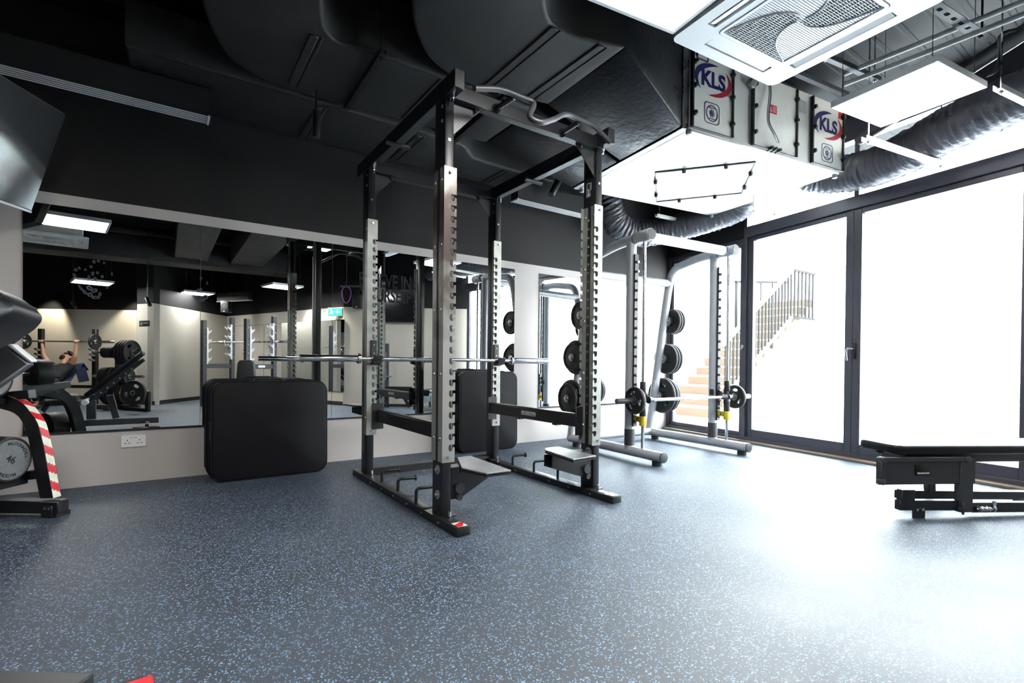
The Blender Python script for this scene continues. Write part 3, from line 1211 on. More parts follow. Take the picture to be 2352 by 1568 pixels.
# =================================================================== BARBELLS AND PLATES
def barbell(name, label, c, d, L=2.2, sleeve=.43, group=None, short=False):
    """olympic bar centred at c along d"""
    d = V(d).normalized()
    c = V(c)
    t = thing(name, label, 'barbell', c, group=group)
    b_ = MB()
    hs = L / 2 - sleeve
    b_.cyl(c - d * hs, c + d * hs, .0145, n=16)
    sh = b_.build('shaft', 'chrome', t)
    b_ = MB()
    for a, e in ((-hs * .93, -hs * .76), (-hs * .74, -hs * .35), (hs * .35, hs * .74), (hs * .76, hs * .93)):
        b_.cyl(c + d * a, c + d * e, .0152, n=16)
    b_.build('knurling', 'steel', sh)
    for s_ in (-1, 1):
        b_ = MB()
        b_.cyl(c + d * s_ * (hs + .03), c + d * s_ * (L / 2), .025, n=24, bev=.003)
        b_.build('sleeve', 'chrome', t)
        b_ = MB()
        mtx = frame(c + d * s_ * hs, d * s_)
        b_.lathe([(.0, 0), (.028, 0), (.038, .006), (.038, .024), (.030, .030), (.0, .030)], mtx, 24)
        b_.build('collar', 'chrome', t)
    return t


bc = at(985, 826.5, Y=YB - .075)
barbell('barbell', 'empty chrome barbell resting on the hooks of the black power rack', (1.872, YB - .065, BARZ + .003), (1, 0, 0))


def plate_mesh(R, thick, holes=True, mname='black_rubber', hub='steel'):
    b_ = MB()
    n = 40
    if holes:
        loops = [circ(R * .86, n), circ(.026, 20)]
        for k in range(3):
            a = pi / 2 + k * 2 * pi / 3
            cx_, cy_ = R * .58 * cos(a), R * .58 * sin(a)
            loops.append(circ(1, 20, cx_, cy_, R * .25, R * .135, a + pi / 2))
        b_.holed(loops, thick * .5, M.Translation((0, 0, -thick * .25)))
        for k in range(3):
            a = pi / 2 + k * 2 * pi / 3
            cx_, cy_ = R * .58 * cos(a), R * .58 * sin(a)
            ring = [V((x, y, 0)) for x, y in circ(1, 20, cx_, cy_, R * .265, R * .15, a + pi / 2)]
            b_.tube(ring, R * .03, 8, closed=True)
    else:
        b_.lathe([(.026, -thick * .32), (R * .30, -thick * .32), (R * .34, -thick * .22), (R * .84, -thick * .22), (R * .84, thick * .22), (R * .34, thick * .22), (R * .30, thick * .32), (.026, thick * .32)], None, n)
    prof = []
    for k in range(9):
        a = -pi / 2 + pi * k / 8
        prof.append((R * .93 + R * .07 * cos(a), thick * .5 * sin(a)))
    prof = [(R * .84, -thick * .42)] + prof + [(R * .84, thick * .42)]
    b_.lathe(prof + [prof[0]], None, n)
    b_.lathe([(.055, -thick * .45), (.055, thick * .45), (.027, thick * .45), (.027, -thick * .45), (.055, -thick * .45)], None, 24)
    return b_


PROTO = {}


def plate(c, axis, R, thick, label, holes=True, group=None, name='weight_plate', roll=0.0, cat='weight plate'):
    key = (round(R, 3), round(thick, 3), holes)
    mtx = frame(c, axis, (0, 0, 1) if abs(V(axis).normalized().z) < .9 else None) @ M.Rotation(roll - pi / 2, 4, 'Z')
    if key not in PROTO:
        o = plate_mesh(R, thick, holes).build(name, 'black_rubber')
        h = MB()
        h.lathe([(.040, -thick * .47), (.040, thick * .47), (.0265, thick * .47), (.0265, -thick * .47), (.040, -thick * .47)], None, 22)
        h.build('hub_ring', 'steel', o)
        PROTO[key] = o
    else:
        o = dup(PROTO[key])
        for k_ in list(o.keys()):
            del o[k_]
    o.matrix_basis = mtx
    return tag(o, label, cat, group)


# =================================================================== SMITH MACHINE
SO = V((3.63, -1.69, 0))
SU = V((.9965, -.0842, 0))
SV = V((.0842, .9965, 0))
SWD = 1.188


def sm(u, v, z):
    return SO + SU * u + SV * v + V((0, 0, z))


smith = thing('smith_machine', 'silver tubular guided-bar machine standing by the glass corner', 'exercise machine', sm(.59, .6, 0))
TR = .047
for u, sd in ((0, -1), (SWD, 1)):
    b_ = MB()
    b_.cyl(sm(u, -.075, .082), sm(u, 1.30, .082), TR, n=22)
    bt = b_.build('base_tube', 'silver_paint', smith)
    b_ = MB()
    b_.cyl(sm(u, -.070, .082), sm(u, -.082, .082), TR * 1.02, n=22, bev=.003)
    b_.build('end_cap', 'graphite', bt)
    b_ = MB()
    for v in (.0, 1.18):
        b_.cyl(sm(u, v, 0), sm(u, v, .04), .045, n=18)
    build_each(b_, 'rubber_foot', 'black_rubber', bt)
    b_ = MB()
    b_.cyl(sm(u, .355, .10), sm(u, .355, 2.07), .048, n=22)
    uq = b_.build('upright', 'silver_paint', smith)
    b_ = MB()
    b_.cyl(sm(u, .355, .135), sm(u, .355, .29), .050, n=22)
    b_.build('lower_sleeve', 'dark_grey', uq)
    # peg plate in front of the upright
    b_ = MB()
    b_.box(sm(u, .290, 1.13), (.050, .018, 1.62), Euler((0, 0, atan2(SU.y, SU.x))), bev=.003)
    pgp = b_.build('peg_plate', 'black_paint', uq)
    b_ = MB()
    for k in range(18):
        z = .36 + k * .0885
        b_.cyl(sm(u, .285, z), sm(u, .255, z), .0125, n=12, bev=.003)
    build_each(b_, 'peg', 'chrome', pgp)
    # bent top tube running back and down into the raked rear leg
    b_ = MB()
    b_.tube(bend([sm(u, .27, 2.085), sm(u, .52, 2.088), sm(u, .93, 2.02), sm(u, 1.0, 1.80), sm(u, 1.285, .06)], .26, 9), TR * .98, n=20)
    lg = b_.build('rear_leg', 'silver_paint', smith)
    b_ = MB()
    b_.cyl(sm(u, .10, 2.09), sm(u, .29, 2.09), .056, n=22, bev=.004)
    tj = b_.build('top_joint', 'silver_paint', smith)
    b_ = MB()
    b_.cyl(sm(u, .094, 2.09), sm(u, .103, 2.09), .050, n=22)
    b_.cyl(sm(u, .288, 2.09), sm(u, .300, 2.09), .052, n=22)
    build_each(b_, 'joint_cap', 'graphite', tj)
    b_ = MB()
    b_.cyl(sm(u, .182, .10), sm(u, .182, 2.06), .0155, n=16)
    b_.build('guide_rod', 'chrome', smith)
    b_ = MB()
    b_.cyl(sm(u, .182, .12), sm(u, .182, .05), .030, n=18)
    b_.build('rod_socket', 'silver_paint', bt)
    # safety stop
    b_ = MB()
    b_.cyl(sm(u, .182, .335), sm(u, .182, .43), .033, n=20, bev=.006)
    b_.bar(sm(u, .182, .39), sm(u, .30, .40), .034, .055, bev=.006)
    ys_ = b_.build('safety_stop', 'yellow_plastic', smith)
    b_ = MB()
    b_.prism([(-.012, -.01), (.012, -.01), (0, .012)], .001, tm(sm(u - .018, .24, .395), -SV, (0, 0, 1)))
    b_.build('warning_mark', 'black_matte', ys_, 0)
    # horns for spare plates
    for (v, z) in ((1.03, 1.42), (1.10, .975), (1.165, .53)):
        b_ = MB()
        b_.cyl(sm(u - sd * .0, v, z), sm(u + sd * {-1: {1.42: .115, .975: .165, .53: .175}, 1: {1.42: .19, .975: .20, .53: .22}}[sd][z], v, z), .0245, n=18, bev=.003)
        b_.cyl(sm(u + sd * .02, v, z), sm(u + sd * .055, v, z), .055, n=20)
        b_.build('plate_horn', 'steel', lg)
    b_ = MB()
    b_.box(sm(u - .052, .33, .62), (.02, .05, .06), bev=.004)
    b_.build('label_plate', 'black_plastic', uq)
# cross tubes
b_ = MB()
b_.cyl(sm(.06, .195, 2.09), sm(SWD - .06, .195, 2.09), TR, n=22)
ct = b_.build('top_cross_tube', 'silver_paint', smith)
b_ = MB()
for u in (.065, SWD - .075):
    b_.cyl(sm(u, .195, 2.09), sm(u + .008, .195, 2.09), TR * 1.05, n=22)
build_each(b_, 'joint_ring', 'black_plastic', ct)
b_ = MB()
b_.cyl(sm(0, .985, 1.86), sm(SWD, .985, 1.86), TR * .95, n=22)
b_.build('rear_cross_tube', 'silver_paint', smith)
b_ = MB()
b_.cyl(sm(0, 1.25, .088), sm(SWD, 1.25, .088), TR * .92, n=22)
b_.build('rear_base_tube', 'silver_paint', smith)
# guided bar with carriages (moves on the rods)
SBZ = .575
b_ = MB()
b_.cyl(sm(.10, .165, SBZ), sm(SWD - .10, .165, SBZ), .0155, n=16)
gb = b_.build('guided_bar', 'chrome', smith)
for u, s_ in ((0, -1), (SWD, 1)):
    b_ = MB()
    b_.cyl(sm(u, .165, SBZ), sm(u + s_ * .34, .165, SBZ), .0245, n=20, bev=.003)
    sl = b_.build('sleeve', 'graphite' if s_ < 0 else 'steel', gb)
    b_ = MB()
    b_.cyl(sm(u + s_ * .341, .165, SBZ), sm(u + s_ * .337, .165, SBZ), .016, n=18)
    b_.build('end_ring', 'steel', sl)
    b_ = MB()
    for z0, z1, r in ((SBZ + .06, SBZ + .17, .030), (SBZ - .17, SBZ - .05, .032)):
        b_.cyl(sm(u, .182, z0), sm(u, .182, z1), r, n=18, bev=.006)
    b_.box(sm(u, .19, SBZ), (.045, .05, .16), Euler((0, 0, atan2(SU.y, SU.x))), bev=.008)
    b_.cyl(sm(u - s_ * .05, .165, SBZ), sm(u - s_ * .11, .165, SBZ), .034, .020, n=18)
    b_.bar(sm(u - s_ * .06, .165, SBZ), sm(u - s_ * .07, .235, SBZ + .07), .03, .03, bev=.005)
    b_.build('carriage', 'black_plastic', gb)
# plates on the guided bar
plate(sm(-.115, .165, SBZ), -SU, .125, .040, 'small black grip plate on the rack-side end of the silver machine guided bar', True, 'plates on the guided bar', roll=.35)
plate(sm(SWD + .105, .165, SBZ), SU, .125, .040, 'small black grip plate on the window end of the silver machine guided bar', True, 'plates on the guided bar', roll=.1)
# spare plates on the horns
HL = {(-1, 0): [(.150, .040, False)],
      (-1, 1): [(.185, .044, False), (.150, .040, False)],
      (-1, 2): [(.205, .050, True), (.165, .044, False)],
      (1, 0): [(.150, .036, False), (.150, .036, False), (.150, .036, False)],
      (1, 1): [(.180, .040, False), (.180, .040, False), (.180, .040, False)],
      (1, 2): [(.215, .048, True), (.215, .048, True), (.200, .044, True)]}
LV = ['top', 'middle', 'bottom']
for (sd, k), lst in HL.items():
    v, z = ((1.03, 1.42), (1.10, .975), (1.165, .53))[k]
    u0 = .0 if sd < 0 else SWD
    off = .062
    for i, (R_, th, hl) in enumerate(lst):
        off += th / 2 + .002
        pos = 'only' if len(lst) == 1 else ('innermost' if i == 0 else 'outermost' if i == len(lst) - 1 else 'middle')
        side = 'mirror-left' if sd < 0 else 'window'
        lab = '%s black plate on the %s %s horn of the silver machine' % (pos, LV[k], 'mirror-side' if sd < 0 else 'window-side')
        plate(sm(u0 + sd * off, v, z), SU * sd, R_, th, lab, hl, 'spare plates on the silver machine', roll=random.uniform(0, 6))
        off += th / 2
# safety label on the raked leg
b_ = MB()
b_.box(sm(SWD - .045, 1.16, .66), (.004, .03, .12), Euler((RAD(9), 0, atan2(SU.y, SU.x))))
b_.build('paper_label', 'white_paint', smith, 0)


# =================================================================== CRASH MATS
def crash_mat(name, label, x0, x1, yf, z1, th, split, lean=0.0, handle=True):
    """two padded panels folded together and stood on edge; front face at y=yf"""
    w_, h_ = x1 - x0, z1
    t = thing(name, label, 'crash mat', ((x0 + x1) / 2, yf + th / 2, 0), group='folded crash mats')
    tilt = M.Translation(V(((x0 + x1) / 2, yf, 0))) @ M.Rotation(-lean, 4, 'X')
    n = 2 if split else 1
    pt = th / n
    for i in range(n):
        b_ = MB(tilt @ M.Translation(V((-.025 * i, i * pt + pt, 0))))
        b_.prism([(p[0], p[1] + h_ / 2 + (.004 if i == 0 else .012)) for p in rrect(w_, h_ - .008, .085, 9)], pt - .004, tm((0, 0, 0), (1, 0, 0), (0, 0, 1)), bev=.014, seg=3)
        pn = b_.build('padded_panel', 'vinyl_mat', t)
        # welted seams near both faces
        b_ = MB(tilt @ M.Translation(V((-.025 * i, i * pt, 0))))
        for yy in (.012, pt - .012):
            ring = [V((p[0] * 1.003, yy, p[1] + h_ / 2 + (.004 if i == 0 else .012))) for p in rrect(w_, h_ - .008, .085, 9)]
            b_.tube(ring, .0045, 6, closed=True)
        b_.build('piping', 'vinyl', pn)
    if handle:
        for i in range(n):
            b_ = MB(tilt @ M.Translation(V((-.02 + .04 * i, i * pt + pt * .5, h_ + .002))))
            b_.tube(bend([(-.11, 0, .0), (-.10, 0, .016), (.10, 0, .016), (.11, 0, 0)], .012), .008, 8)
            b_.box((0, 0, .003), (.26, .035, .008), bev=.002)
            b_.build('carry_handle', 'black_rubber', t)
    b_ = MB(tilt)
    b_.tube(bend([(w_ / 2 - .004, pt * .5, h_ * .80), (w_ / 2 + .02, pt * .5, h_ * .76), (w_ / 2 + .02, pt * .5, h_ * .66), (w_ / 2 - .004, pt * .5, h_ * .62)], .03), .004, 8)
    b_.build('side_strap', 'graphite', t)
    b_ = MB(tilt)
    b_.box((-w_ / 2 - .004, pt * .55, h_ * .50), (.010, .06, .15), bev=.003)
    b_.build('hook_tab', 'black_rubber', t)
    return t


crash_mat('crash_mat', 'wide black folded crash mat standing on edge beneath the left mirrors', .290, 1.105, -.385, .745, .33, True, lean=RAD(1.0))
crash_mat('crash_mat', 'narrow taller black crash mat standing behind the power rack', 2.405, 3.095, -.285, .815, .23, True, lean=RAD(1.0))


# =================================================================== LEFT DUMBBELL RACK
DR = 2.861       # distance of its front face along the view axis


def pd(x, y, d=DR):
    return at(x, y, D=d)


def strip_between(b_, A, B, depth_v, mi=0):
    """solid between two matching 3-D polylines, thickened along depth_v"""
    A = [V(p) for p in A]
    B = [V(p) for p in B]
    dv = V(depth_v)
    vs = []
    for a, c in zip(A, B):
        vs += [a, c, c + dv, a + dv]
    fs = []
    n = len(A)
    for i in range(n - 1):
        o, p = 4 * i, 4 * (i + 1)
        for k in range(4):
            fs.append((o + k, o + (k + 1) % 4, p + (k + 1) % 4, p + k))
    fs.append((0, 3, 2, 1))
    fs.append((4 * (n - 1), 4 * (n - 1) + 1, 4 * (n - 1) + 2, 4 * (n - 1) + 3))
    b_.quads(vs, fs, mi)


FD = V((.5697, .8219, 0))          # away from the camera, level
FR_ = V((.8219, -.5697, 0))
dr = thing('dumbbell_rack', 'black dumbbell rack with curved striped end frame in the left corner', 'dumbbell rack', (-.9, -.55, 0))
outer = [(121, 1144), (112, 1096), (104, 1049), (96, 1010), (87, 977), (79.5, 962), (71.5, 951), (56, 931.5), (38, 918), (17, 909), (-20, 905), (-110, 905)]
inner = [(92, 1144), (82, 1096), (74, 1050), (65, 1007), (56, 979), (50, 967), (43, 957), (33, 949), (22, 944), (0, 938), (-30, 936), (-110, 936)]
b_ = MB()
strip_between(b_, [pd(*p) for p in outer], [pd(*p) for p in inner], FD * .055)
ef = b_.build('end_frame', 'black_paint', dr, 35)
# striped tape along the outer edge
tp = MB()
outs = smooth_path([pd(*p) for p in outer[:10]], 12)
tot = 0
acc = [0]
for a, c in zip(outs, outs[1:]):
    tot += (c - a).length
    acc.append(tot)
cent = sum(outs, V()) / len(outs)
NS = 9
cr_ = pd(70, 1150)
for i in range(len(outs) - 1):
    a, c = outs[i], outs[i + 1]
    e_ = (c - a).normalized()
    nrm_ = e_.cross(FD).normalized()
    if nrm_.dot(FR_ + V((0, 0, 1))) < 0:
        nrm_ = -nrm_
    o_ = nrm_ * .0012
    # slanted stripes: sub-divide across the tape
    for j in range(16):
        f0, f1 = j / 16, (j + 1) / 16
        fm = (f0 + f1) / 2
        s_ = (acc[i] + acc[i + 1]) / 2 + fm * .030
        mi = int(s_ / .052) % 2
        tp.quads([a + FD * (.003 + .049 * f0) + o_, c + FD * (.003 + .049 * f0) + o_, c + FD * (.003 + .049 * f1) + o_, a + FD * (.003 + .049 * f1) + o_], [(0, 1, 2, 3)], mi)
tp.build('hazard_tape', ['cream_tape', 'red_tape'], ef, 0)
b_ = MB()
b_.bar(pd(146, 1162, DR + .03), pd(-160, 1157, DR + .03), .075, .070, bev=.004)
bm_ = b_.build('base_beam', 'black_paint', dr)
b_ = MB()
p0 = pd(110, 1175, DR - .012)
b_.box((p0.x, p0.y, .035), (.055, .012, .07), Euler((0, 0, atan2(FR_.y, FR_.x))), bev=.003)
b_.box((p0.x + FD.x * .05, p0.y + FD.y * .05, .012), (.09, .09, .024), Euler((0, 0, atan2(FR_.y, FR_.x))))
ft_ = b_.build('foot', 'black_paint', bm_)
b_ = MB()
for k in (-1, 1):
    q = p0 + FR_ * .012 * k - FD * .006
    b_.cyl((q.x, q.y, .055), (q.x - FD.x * .004, q.y - FD.y * .004, .055), .006, n=8)
build_each(b_, 'bolt', 'steel', ft_)
# near end frame of the rack, nearer the camera
def rk(r, d, z):
    """rack coordinates: r across the picture, d along the view axis, z up"""
    p = CAM + FR_ * r + FD * d
    return V((p.x, p.y, z))


RL_ = -2.69
b_ = MB()
path = bend([rk(RL_ + .02, 1.75, .10), rk(RL_ - .10, 1.75, .62), rk(RL_ - .55, 1.75, .70)], .30, 8)
for p, q in zip(path, path[1:]):
    b_.bar(p, q + (q - p).normalized() * .012, .055, .075, up=FD.cross((q - p).normalized()))
b_.bar(rk(RL_ + .07, 1.75, .06), rk(RL_ - .70, 1.75, .06), .055, .07)
b_.build('near_end_frame', 'black_paint', dr)
# cradle rails running between the two end frames
for z, rs, nm in ((.205, (-2.80, -3.02), 'lower_cradle'), (.66, (-2.90, -3.12), 'upper_cradle')):
    b_ = MB()
    for r in rs:
        b_.bar(rk(r, DR + .03, z), rk(r, 1.75, z), .035, .04, bev=.003)
    cd = b_.build(nm, 'black_paint', dr)
    b_ = MB()
    b_.bar(rk(rs[0] + .14, DR + .03, z + .04), rk(rs[1] - .12, DR + .03, z - .01), .05, .05, bev=.003)
    b_.build('bracket', 'black_paint', cd)
b_ = MB()
b_.bar(pd(-40, 905, DR + .03), pd(-40, 1150, DR + .03), .055, .06, up=FR_, bev=.003)
b_.build('post', 'black_paint', dr)
b_ = MB()
q = pd(48, 925, DR + .058)
b_.cyl(q, q + FD * .012, .013, n=14)
b_.build('bolt', 'chrome', ef)
mt_ = tm(pd(100, 1108, DR + .0565), -FR_, (FR_ * -.25 + V((0, 0, 1))))
text('badge_text', 'TECHNOGYM', .028, mt_ @ M.Rotation(RAD(90), 4, 'Z'), 'logo_white', ef, offset=.001, depth=.0003)


def dumbbell(c, axis, R, Lh, label, face='dumbbell_face', txt=None, grp='dumbbells on the corner rack', roll=0.0, hl=.075):
    """round-headed dumbbell; axis points out of the face that carries the number"""
    axis = V(axis).normalized()
    t = thing('dumbbell', label, 'dumbbell', c, group=grp)
    c = V(c)
    b_ = MB()
    b_.cyl(c - axis * hl, c + axis * hl, .016, n=16)
    b_.build('handle', 'steel', t)
    for s_ in (1, -1):
        mtx = frame(c + axis * s_ * hl, axis * s_)
        b_ = MB()
        b_.lathe([(0, 0), (R * .80, 0), (R * .97, Lh * .10), (R, Lh * .25), (R, Lh * .88), (R * .97, Lh * .97), (R * .90, Lh), (R * .86, Lh - .004), (0, Lh - .004)], mtx, 40)
        hd = b_.build('head', 'black_rubber', t)
        b_ = MB()
        b_.cyl(c + axis * s_ * (hl + Lh - .006), c + axis * s_ * (hl + Lh - .0025), R * .86, n=40)
        dk = b_.build('end_disc', face, hd)
        if txt:
            rt = axis.cross(V((0, 0, 1))).normalized() * -1 * s_
            up_ = V((0, 0, 1))
            ctr = c + axis * s_ * (hl + Lh - .002)
            base = tm(ctr, rt, up_)
            text('weight_number', txt, R * .42, base @ M.Rotation(roll, 4, 'Z'), 'black_matte', dk, offset=.001, depth=.0004)
            for word, a0, sgn in (('TECHNOGYM', RAD(48), 1), ('TECHNOGYM', RAD(235), 1)):
                for i, chh in enumerate(word):
                    a = a0 + sgn * (i - 4) * RAD(11.5)
                    mm = base @ M.Translation((R * .70 * cos(a), R * .70 * sin(a), 0)) @ M.Rotation(a + pi / 2, 4, 'Z')
                    text('rim_letter', chh, R * .20, mm, 'black_matte', dk, offset=.0006, depth=.0004)
    return t


for z, d0, r0, R_, items in ((.350, 2.74, -2.730, .126, ['large round dumbbell marked 46 on the lower tier, nearest the mirror', 'large round dumbbell on the lower tier, second from the mirror', 'large round dumbbell on the lower tier, third from the mirror']),
                             (.790, 2.74, -2.82, .108, ['round black dumbbell on the upper tier, nearest the mirror', 'round black dumbbell on the upper tier, second from the mirror', 'round black dumbbell on the upper tier, third from the mirror'])):
    for i, lb in enumerate(items):
        c = rk(r0 - .20, d0 - i * .29, z)
        dumbbell(c, FR_, R_, .125, lb, txt='46' if (i == 0 and R_ > .12) else None, roll=RAD(-28))


# =================================================================== LEFT INCLINE BENCH
BO = V((-.36, -2.62, 0))


def incline_bench(name, label, org, rz, back_deg=48, group=None):
    """adjustable bench; local +x is the head end"""
    t = thing(name, label, 'bench', org, rz, group)
    L = M.Translation(V(org)) @ M.Rotation(rz, 4, 'Z')
    b_ = MB(L)
    b_.bar((-.75, 0, .125), (.62, 0, .125), .075, .075, bev=.004)
    fb = b_.build('base_frame', 'dark_grey', t)
    b_ = MB(L)
    b_.bar((-.72, -.24, .045), (-.72, .24, .045), .07, .06, bev=.004)
    b_.bar((-.72, 0, .05), (-.72, 0, .14), .05, .05, up=(1, 0, 0))
    b_.build('rear_foot', 'black_paint', fb)
    b_ = MB(L)
    b_.bar((.36, .315, .045), (.635, .34, .045), .075, .07, bev=.004)
    b_.bar((.50, -.03, .11), (.50, .34, .09), .04, .04, bev=.003)
    ff = b_.build('side_foot', 'black_paint', fb)
    for x in (.595, .38):
        b_ = MB(L)
        b_.box((x + .02, .32 + (x - .39) * .08, .0805), (.07, .05, .0015), Euler((0, 0, .08)))
        b_.build('hazard_sticker', 'red_tape', ff, 0)
    b_ = MB(L)
    b_.bar((.01, .79, .045), (.50, .43, .045), .08, .07, bev=.004)
    b_.build('outrigger_foot', 'black_paint', fb)
    b_ = MB(L)
    b_.bar((-.06, 0, .17), (-.06, 0, .40), .075, .09, up=(1, 0, 0), bev=.003)
    b_.bar((.18, 0, .17), (.12, 0, .46), .06, .07, up=(1, 0, 0), bev=.003)
    b_.build('post', 'dark_grey', t)
    a = RAD(back_deg)
    bx = M.Translation((-.10, 0, .415)) @ M.Rotation(-a, 4, 'Y')
    b_ = MB(L @ bx)
    pl_ = [(.02, -.12), (.06, -.145), (.70, -.17), (.79, -.155), (.81, -.12), (.81, .12), (.79, .155), (.70, .17), (.06, .145), (.02, .12)]
    b_.prism(pl_, .060, M.Translation((0, 0, .005)), bev=.018, seg=4)
    bp_ = b_.build('backrest', 'vinyl', t)
    b_ = MB(L @ bx)
    ring = [V((.435 + (p[0] - .435) * 1.0, p[1] * 1.0, .030)) for p in pl_]
    b_.tube(ring, .002, 6, closed=True)
    b_.build('seam', 'vinyl', bp_)
    b_ = MB(L @ bx)
    b_.bar((-.02, 0, -.035), (.745, 0, -.035), .05, .045, bev=.003)
    b_.box((.40, 0, -.004), (.6, .22, .012))
    bs = b_.build('backrest_beam', 'graphite', t)
    b_ = MB(L @ bx)
    b_.bar((.746, 0, -.035), (.752, 0, -.035), .047, .042, bev=.002)
    b_.build('beam_cap', 'white_slat', bs)
    b_ = MB(L @ bx)
    for k in range(6):
        b_.cyl((.15 + .085 * k, -.026, -.035), (.15 + .085 * k, -.029, -.035), .010, n=10)
        b_.cyl((.15 + .085 * k, .026, -.035), (.15 + .085 * k, .029, -.035), .010, n=10)
    build_each(b_, 'adjusting_hole', 'yellow_print', bs, 0)
    b_ = MB(L)
    b_.cyl((-.11, -.18, .385), (-.11, .18, .385), .032, n=20)
    b_.build('hinge', 'white_slat', t)
    b_ = MB(L @ M.Translation((-.18, 0, .40)) @ M.Rotation(RAD(8), 4, 'Y'))
    b_.prism([(-.36, -.09), (-.33, -.12), (-.04, -.15), (0, -.13), (0, .13), (-.04, .15), (-.33, .12), (-.36, .09)], .07, M.Translation((0, 0, 0)), bev=.02, seg=3)
    b_.build('seat', 'vinyl', t)
    b_ = MB(L)
    b_.bar((-.15, 0, .37), (-.48, 0, .38), .06, .05, bev=.003)
    b_.bar((-.45, 0, .38), (-.58, 0, .15), .06, .05, bev=.003)
    b_.build('seat_beam', 'dark_grey', t)
    return t


ib = incline_bench('incline_bench', 'black padded incline bench close to the camera at the left edge', V((-.67, -3.40, 0)), RAD(0), 44)

# =================================================================== RIGHT STEP BENCH
BR = V((.866, -.5, 0))      # along the bench towards the right
BN = V((.5, .866, 0))       # away from the camera
RO = V((3.60, -3.50, 0))


def rb(s, n, z):
    return RO + BR * s + BN * n + V((0, 0, z))


fb = thing('flat_bench', 'black low bench with boxy side panel at the right edge by the glass', 'bench', rb(.5, .12, 0))
b_ = MB()
mtx = tm(rb(.59, .14, 0), BR, BN)
b_.prism([(p[0], p[1]) for p in rrect(1.25, .30, .05, 6)], .058, mtx @ M.Translation((0, 0, .378)), bev=.018, seg=4)
pad_ = b_.build('pad', 'vinyl', fb)
b_ = MB()
b_.prism([(p[0] * 1.003, p[1] * 1.003) for p in rrect(1.25, .30, .05, 6)], .006, mtx @ M.Translation((0, 0, .40)))
b_.build('seam', 'vinyl_mat', pad_)
b_ = MB()
b_.bar(rb(.08, .14, .35), rb(1.08, .14, .35), .17, .055, bev=.004)
b_.build('pad_frame', 'graphite', fb)
# side housing
b_ = MB()
b_.bar(rb(-.125, .02, .282), rb(.50, .02, .282), .030, .165, bev=.006)
b_.bar(rb(-.125, -.002, .352), rb(.43, -.002, .352), .02, .030, bev=.004)
b_.bar(rb(-.110, -.002, .345), rb(-.110, -.002, .205), .02, .035, up=BR, bev=.004)
hs_ = b_.build('side_panel', 'graphite', fb)
b_ = MB()
for s, z in ((-.11, .350), (-.115, .222), (.43, .352)):
    b_.cyl(rb(s, -.016, z), rb(s, .02, z), .019, n=18, bev=.003)
build_each(b_, 'bolt_cap', 'dark_grey', hs_)
b_ = MB()
b_.bar(rb(.10, .003, .288), rb(.20, .003, .288), .004, .062)
lp_ = b_.build('brand_plate', 'screen', hs_, 0)
text('badge_text', 'TECHNOGYM', .0125, tm(rb(.152, .0005, .268), BR, (0, 0, 1)), 'logo_white', lp_, offset=.0008, depth=.0002)
b_ = MB()
b_.bar(rb(.435, .02, .36), rb(.435, .02, .03), .045, .085, up=BR, bev=.004)
b_.bar(rb(.435, .26, .36), rb(.455, .26, .03), .045, .05, up=BR, bev=.004)
b_.build('post', 'graphite', fb)
b_ = MB()
b_.bar(rb(.015, .03, .075), rb(.43, .03, .068), .045, .060, bev=.004)
b_.bar(rb(.48, .03, .055), rb(1.15, .03, .050), .045, .060, bev=.004)
b_.bar(rb(.22, .26, .075), rb(1.15, .26, .060), .045, .055, bev=.004)
b_.bar(rb(.06, .02, .17), rb(.06, .02, .05), .045, .085, up=BR, bev=.004)
lw = b_.build('lower_rail', 'black_paint', fb)
b_ = MB()
for s, n_ in ((.13, .005), (1.1, .005), (1.1, .27), (.34, .27)):
    if True:
        b_.bar(rb(s, n_, .06), rb(s, n_, .0), .016, .075, up=BR, bev=.003)
ft_ = build_each(b_, 'foot', 'black_paint', lw)[0]
b_ = MB()
for s in (.112, .148):
    b_.cyl(rb(s, -.004, .052), rb(s, -.0075, .052), .008, n=10)
build_each(b_, 'bolt', 'chrome', ft_)
b_ = MB()
hel = []
for i in range(60):
    a = i / 60 * 2 * pi * 9
    hel.append(rb(.50 + .085 * i / 60, -.008 + .014 * sin(a), .052 + .014 * cos(a)))
b_.tube(hel, .0028, 6)
b_.cyl(rb(.49, -.008, .052), rb(.60, -.008, .052), .007, n=10)
b_.cyl(rb(.595, -.008, .052), rb(.605, -.008, .052), .020, n=14)
b_.bar(rb(.60, -.012, .05), rb(.605, -.012, .10), .008, .02, up=BR)
b_.build('spring_pin', 'chrome', fb)
b_ = MB()
b_.cyl(rb(.40, -.012, .048), rb(.40, .004, .048), .018, n=14)
b_.bar(rb(.40, -.012, .02), rb(.40, -.012, .09), .012, .012, up=BR, bev=.003)
b_.build('release_knob', 'graphite', fb)
b_ = MB()
b_.bar(rb(-.06, .12, .376), rb(.08, .12, .376), .05, .006)
b_.build('bright_bracket', 'chrome', fb)


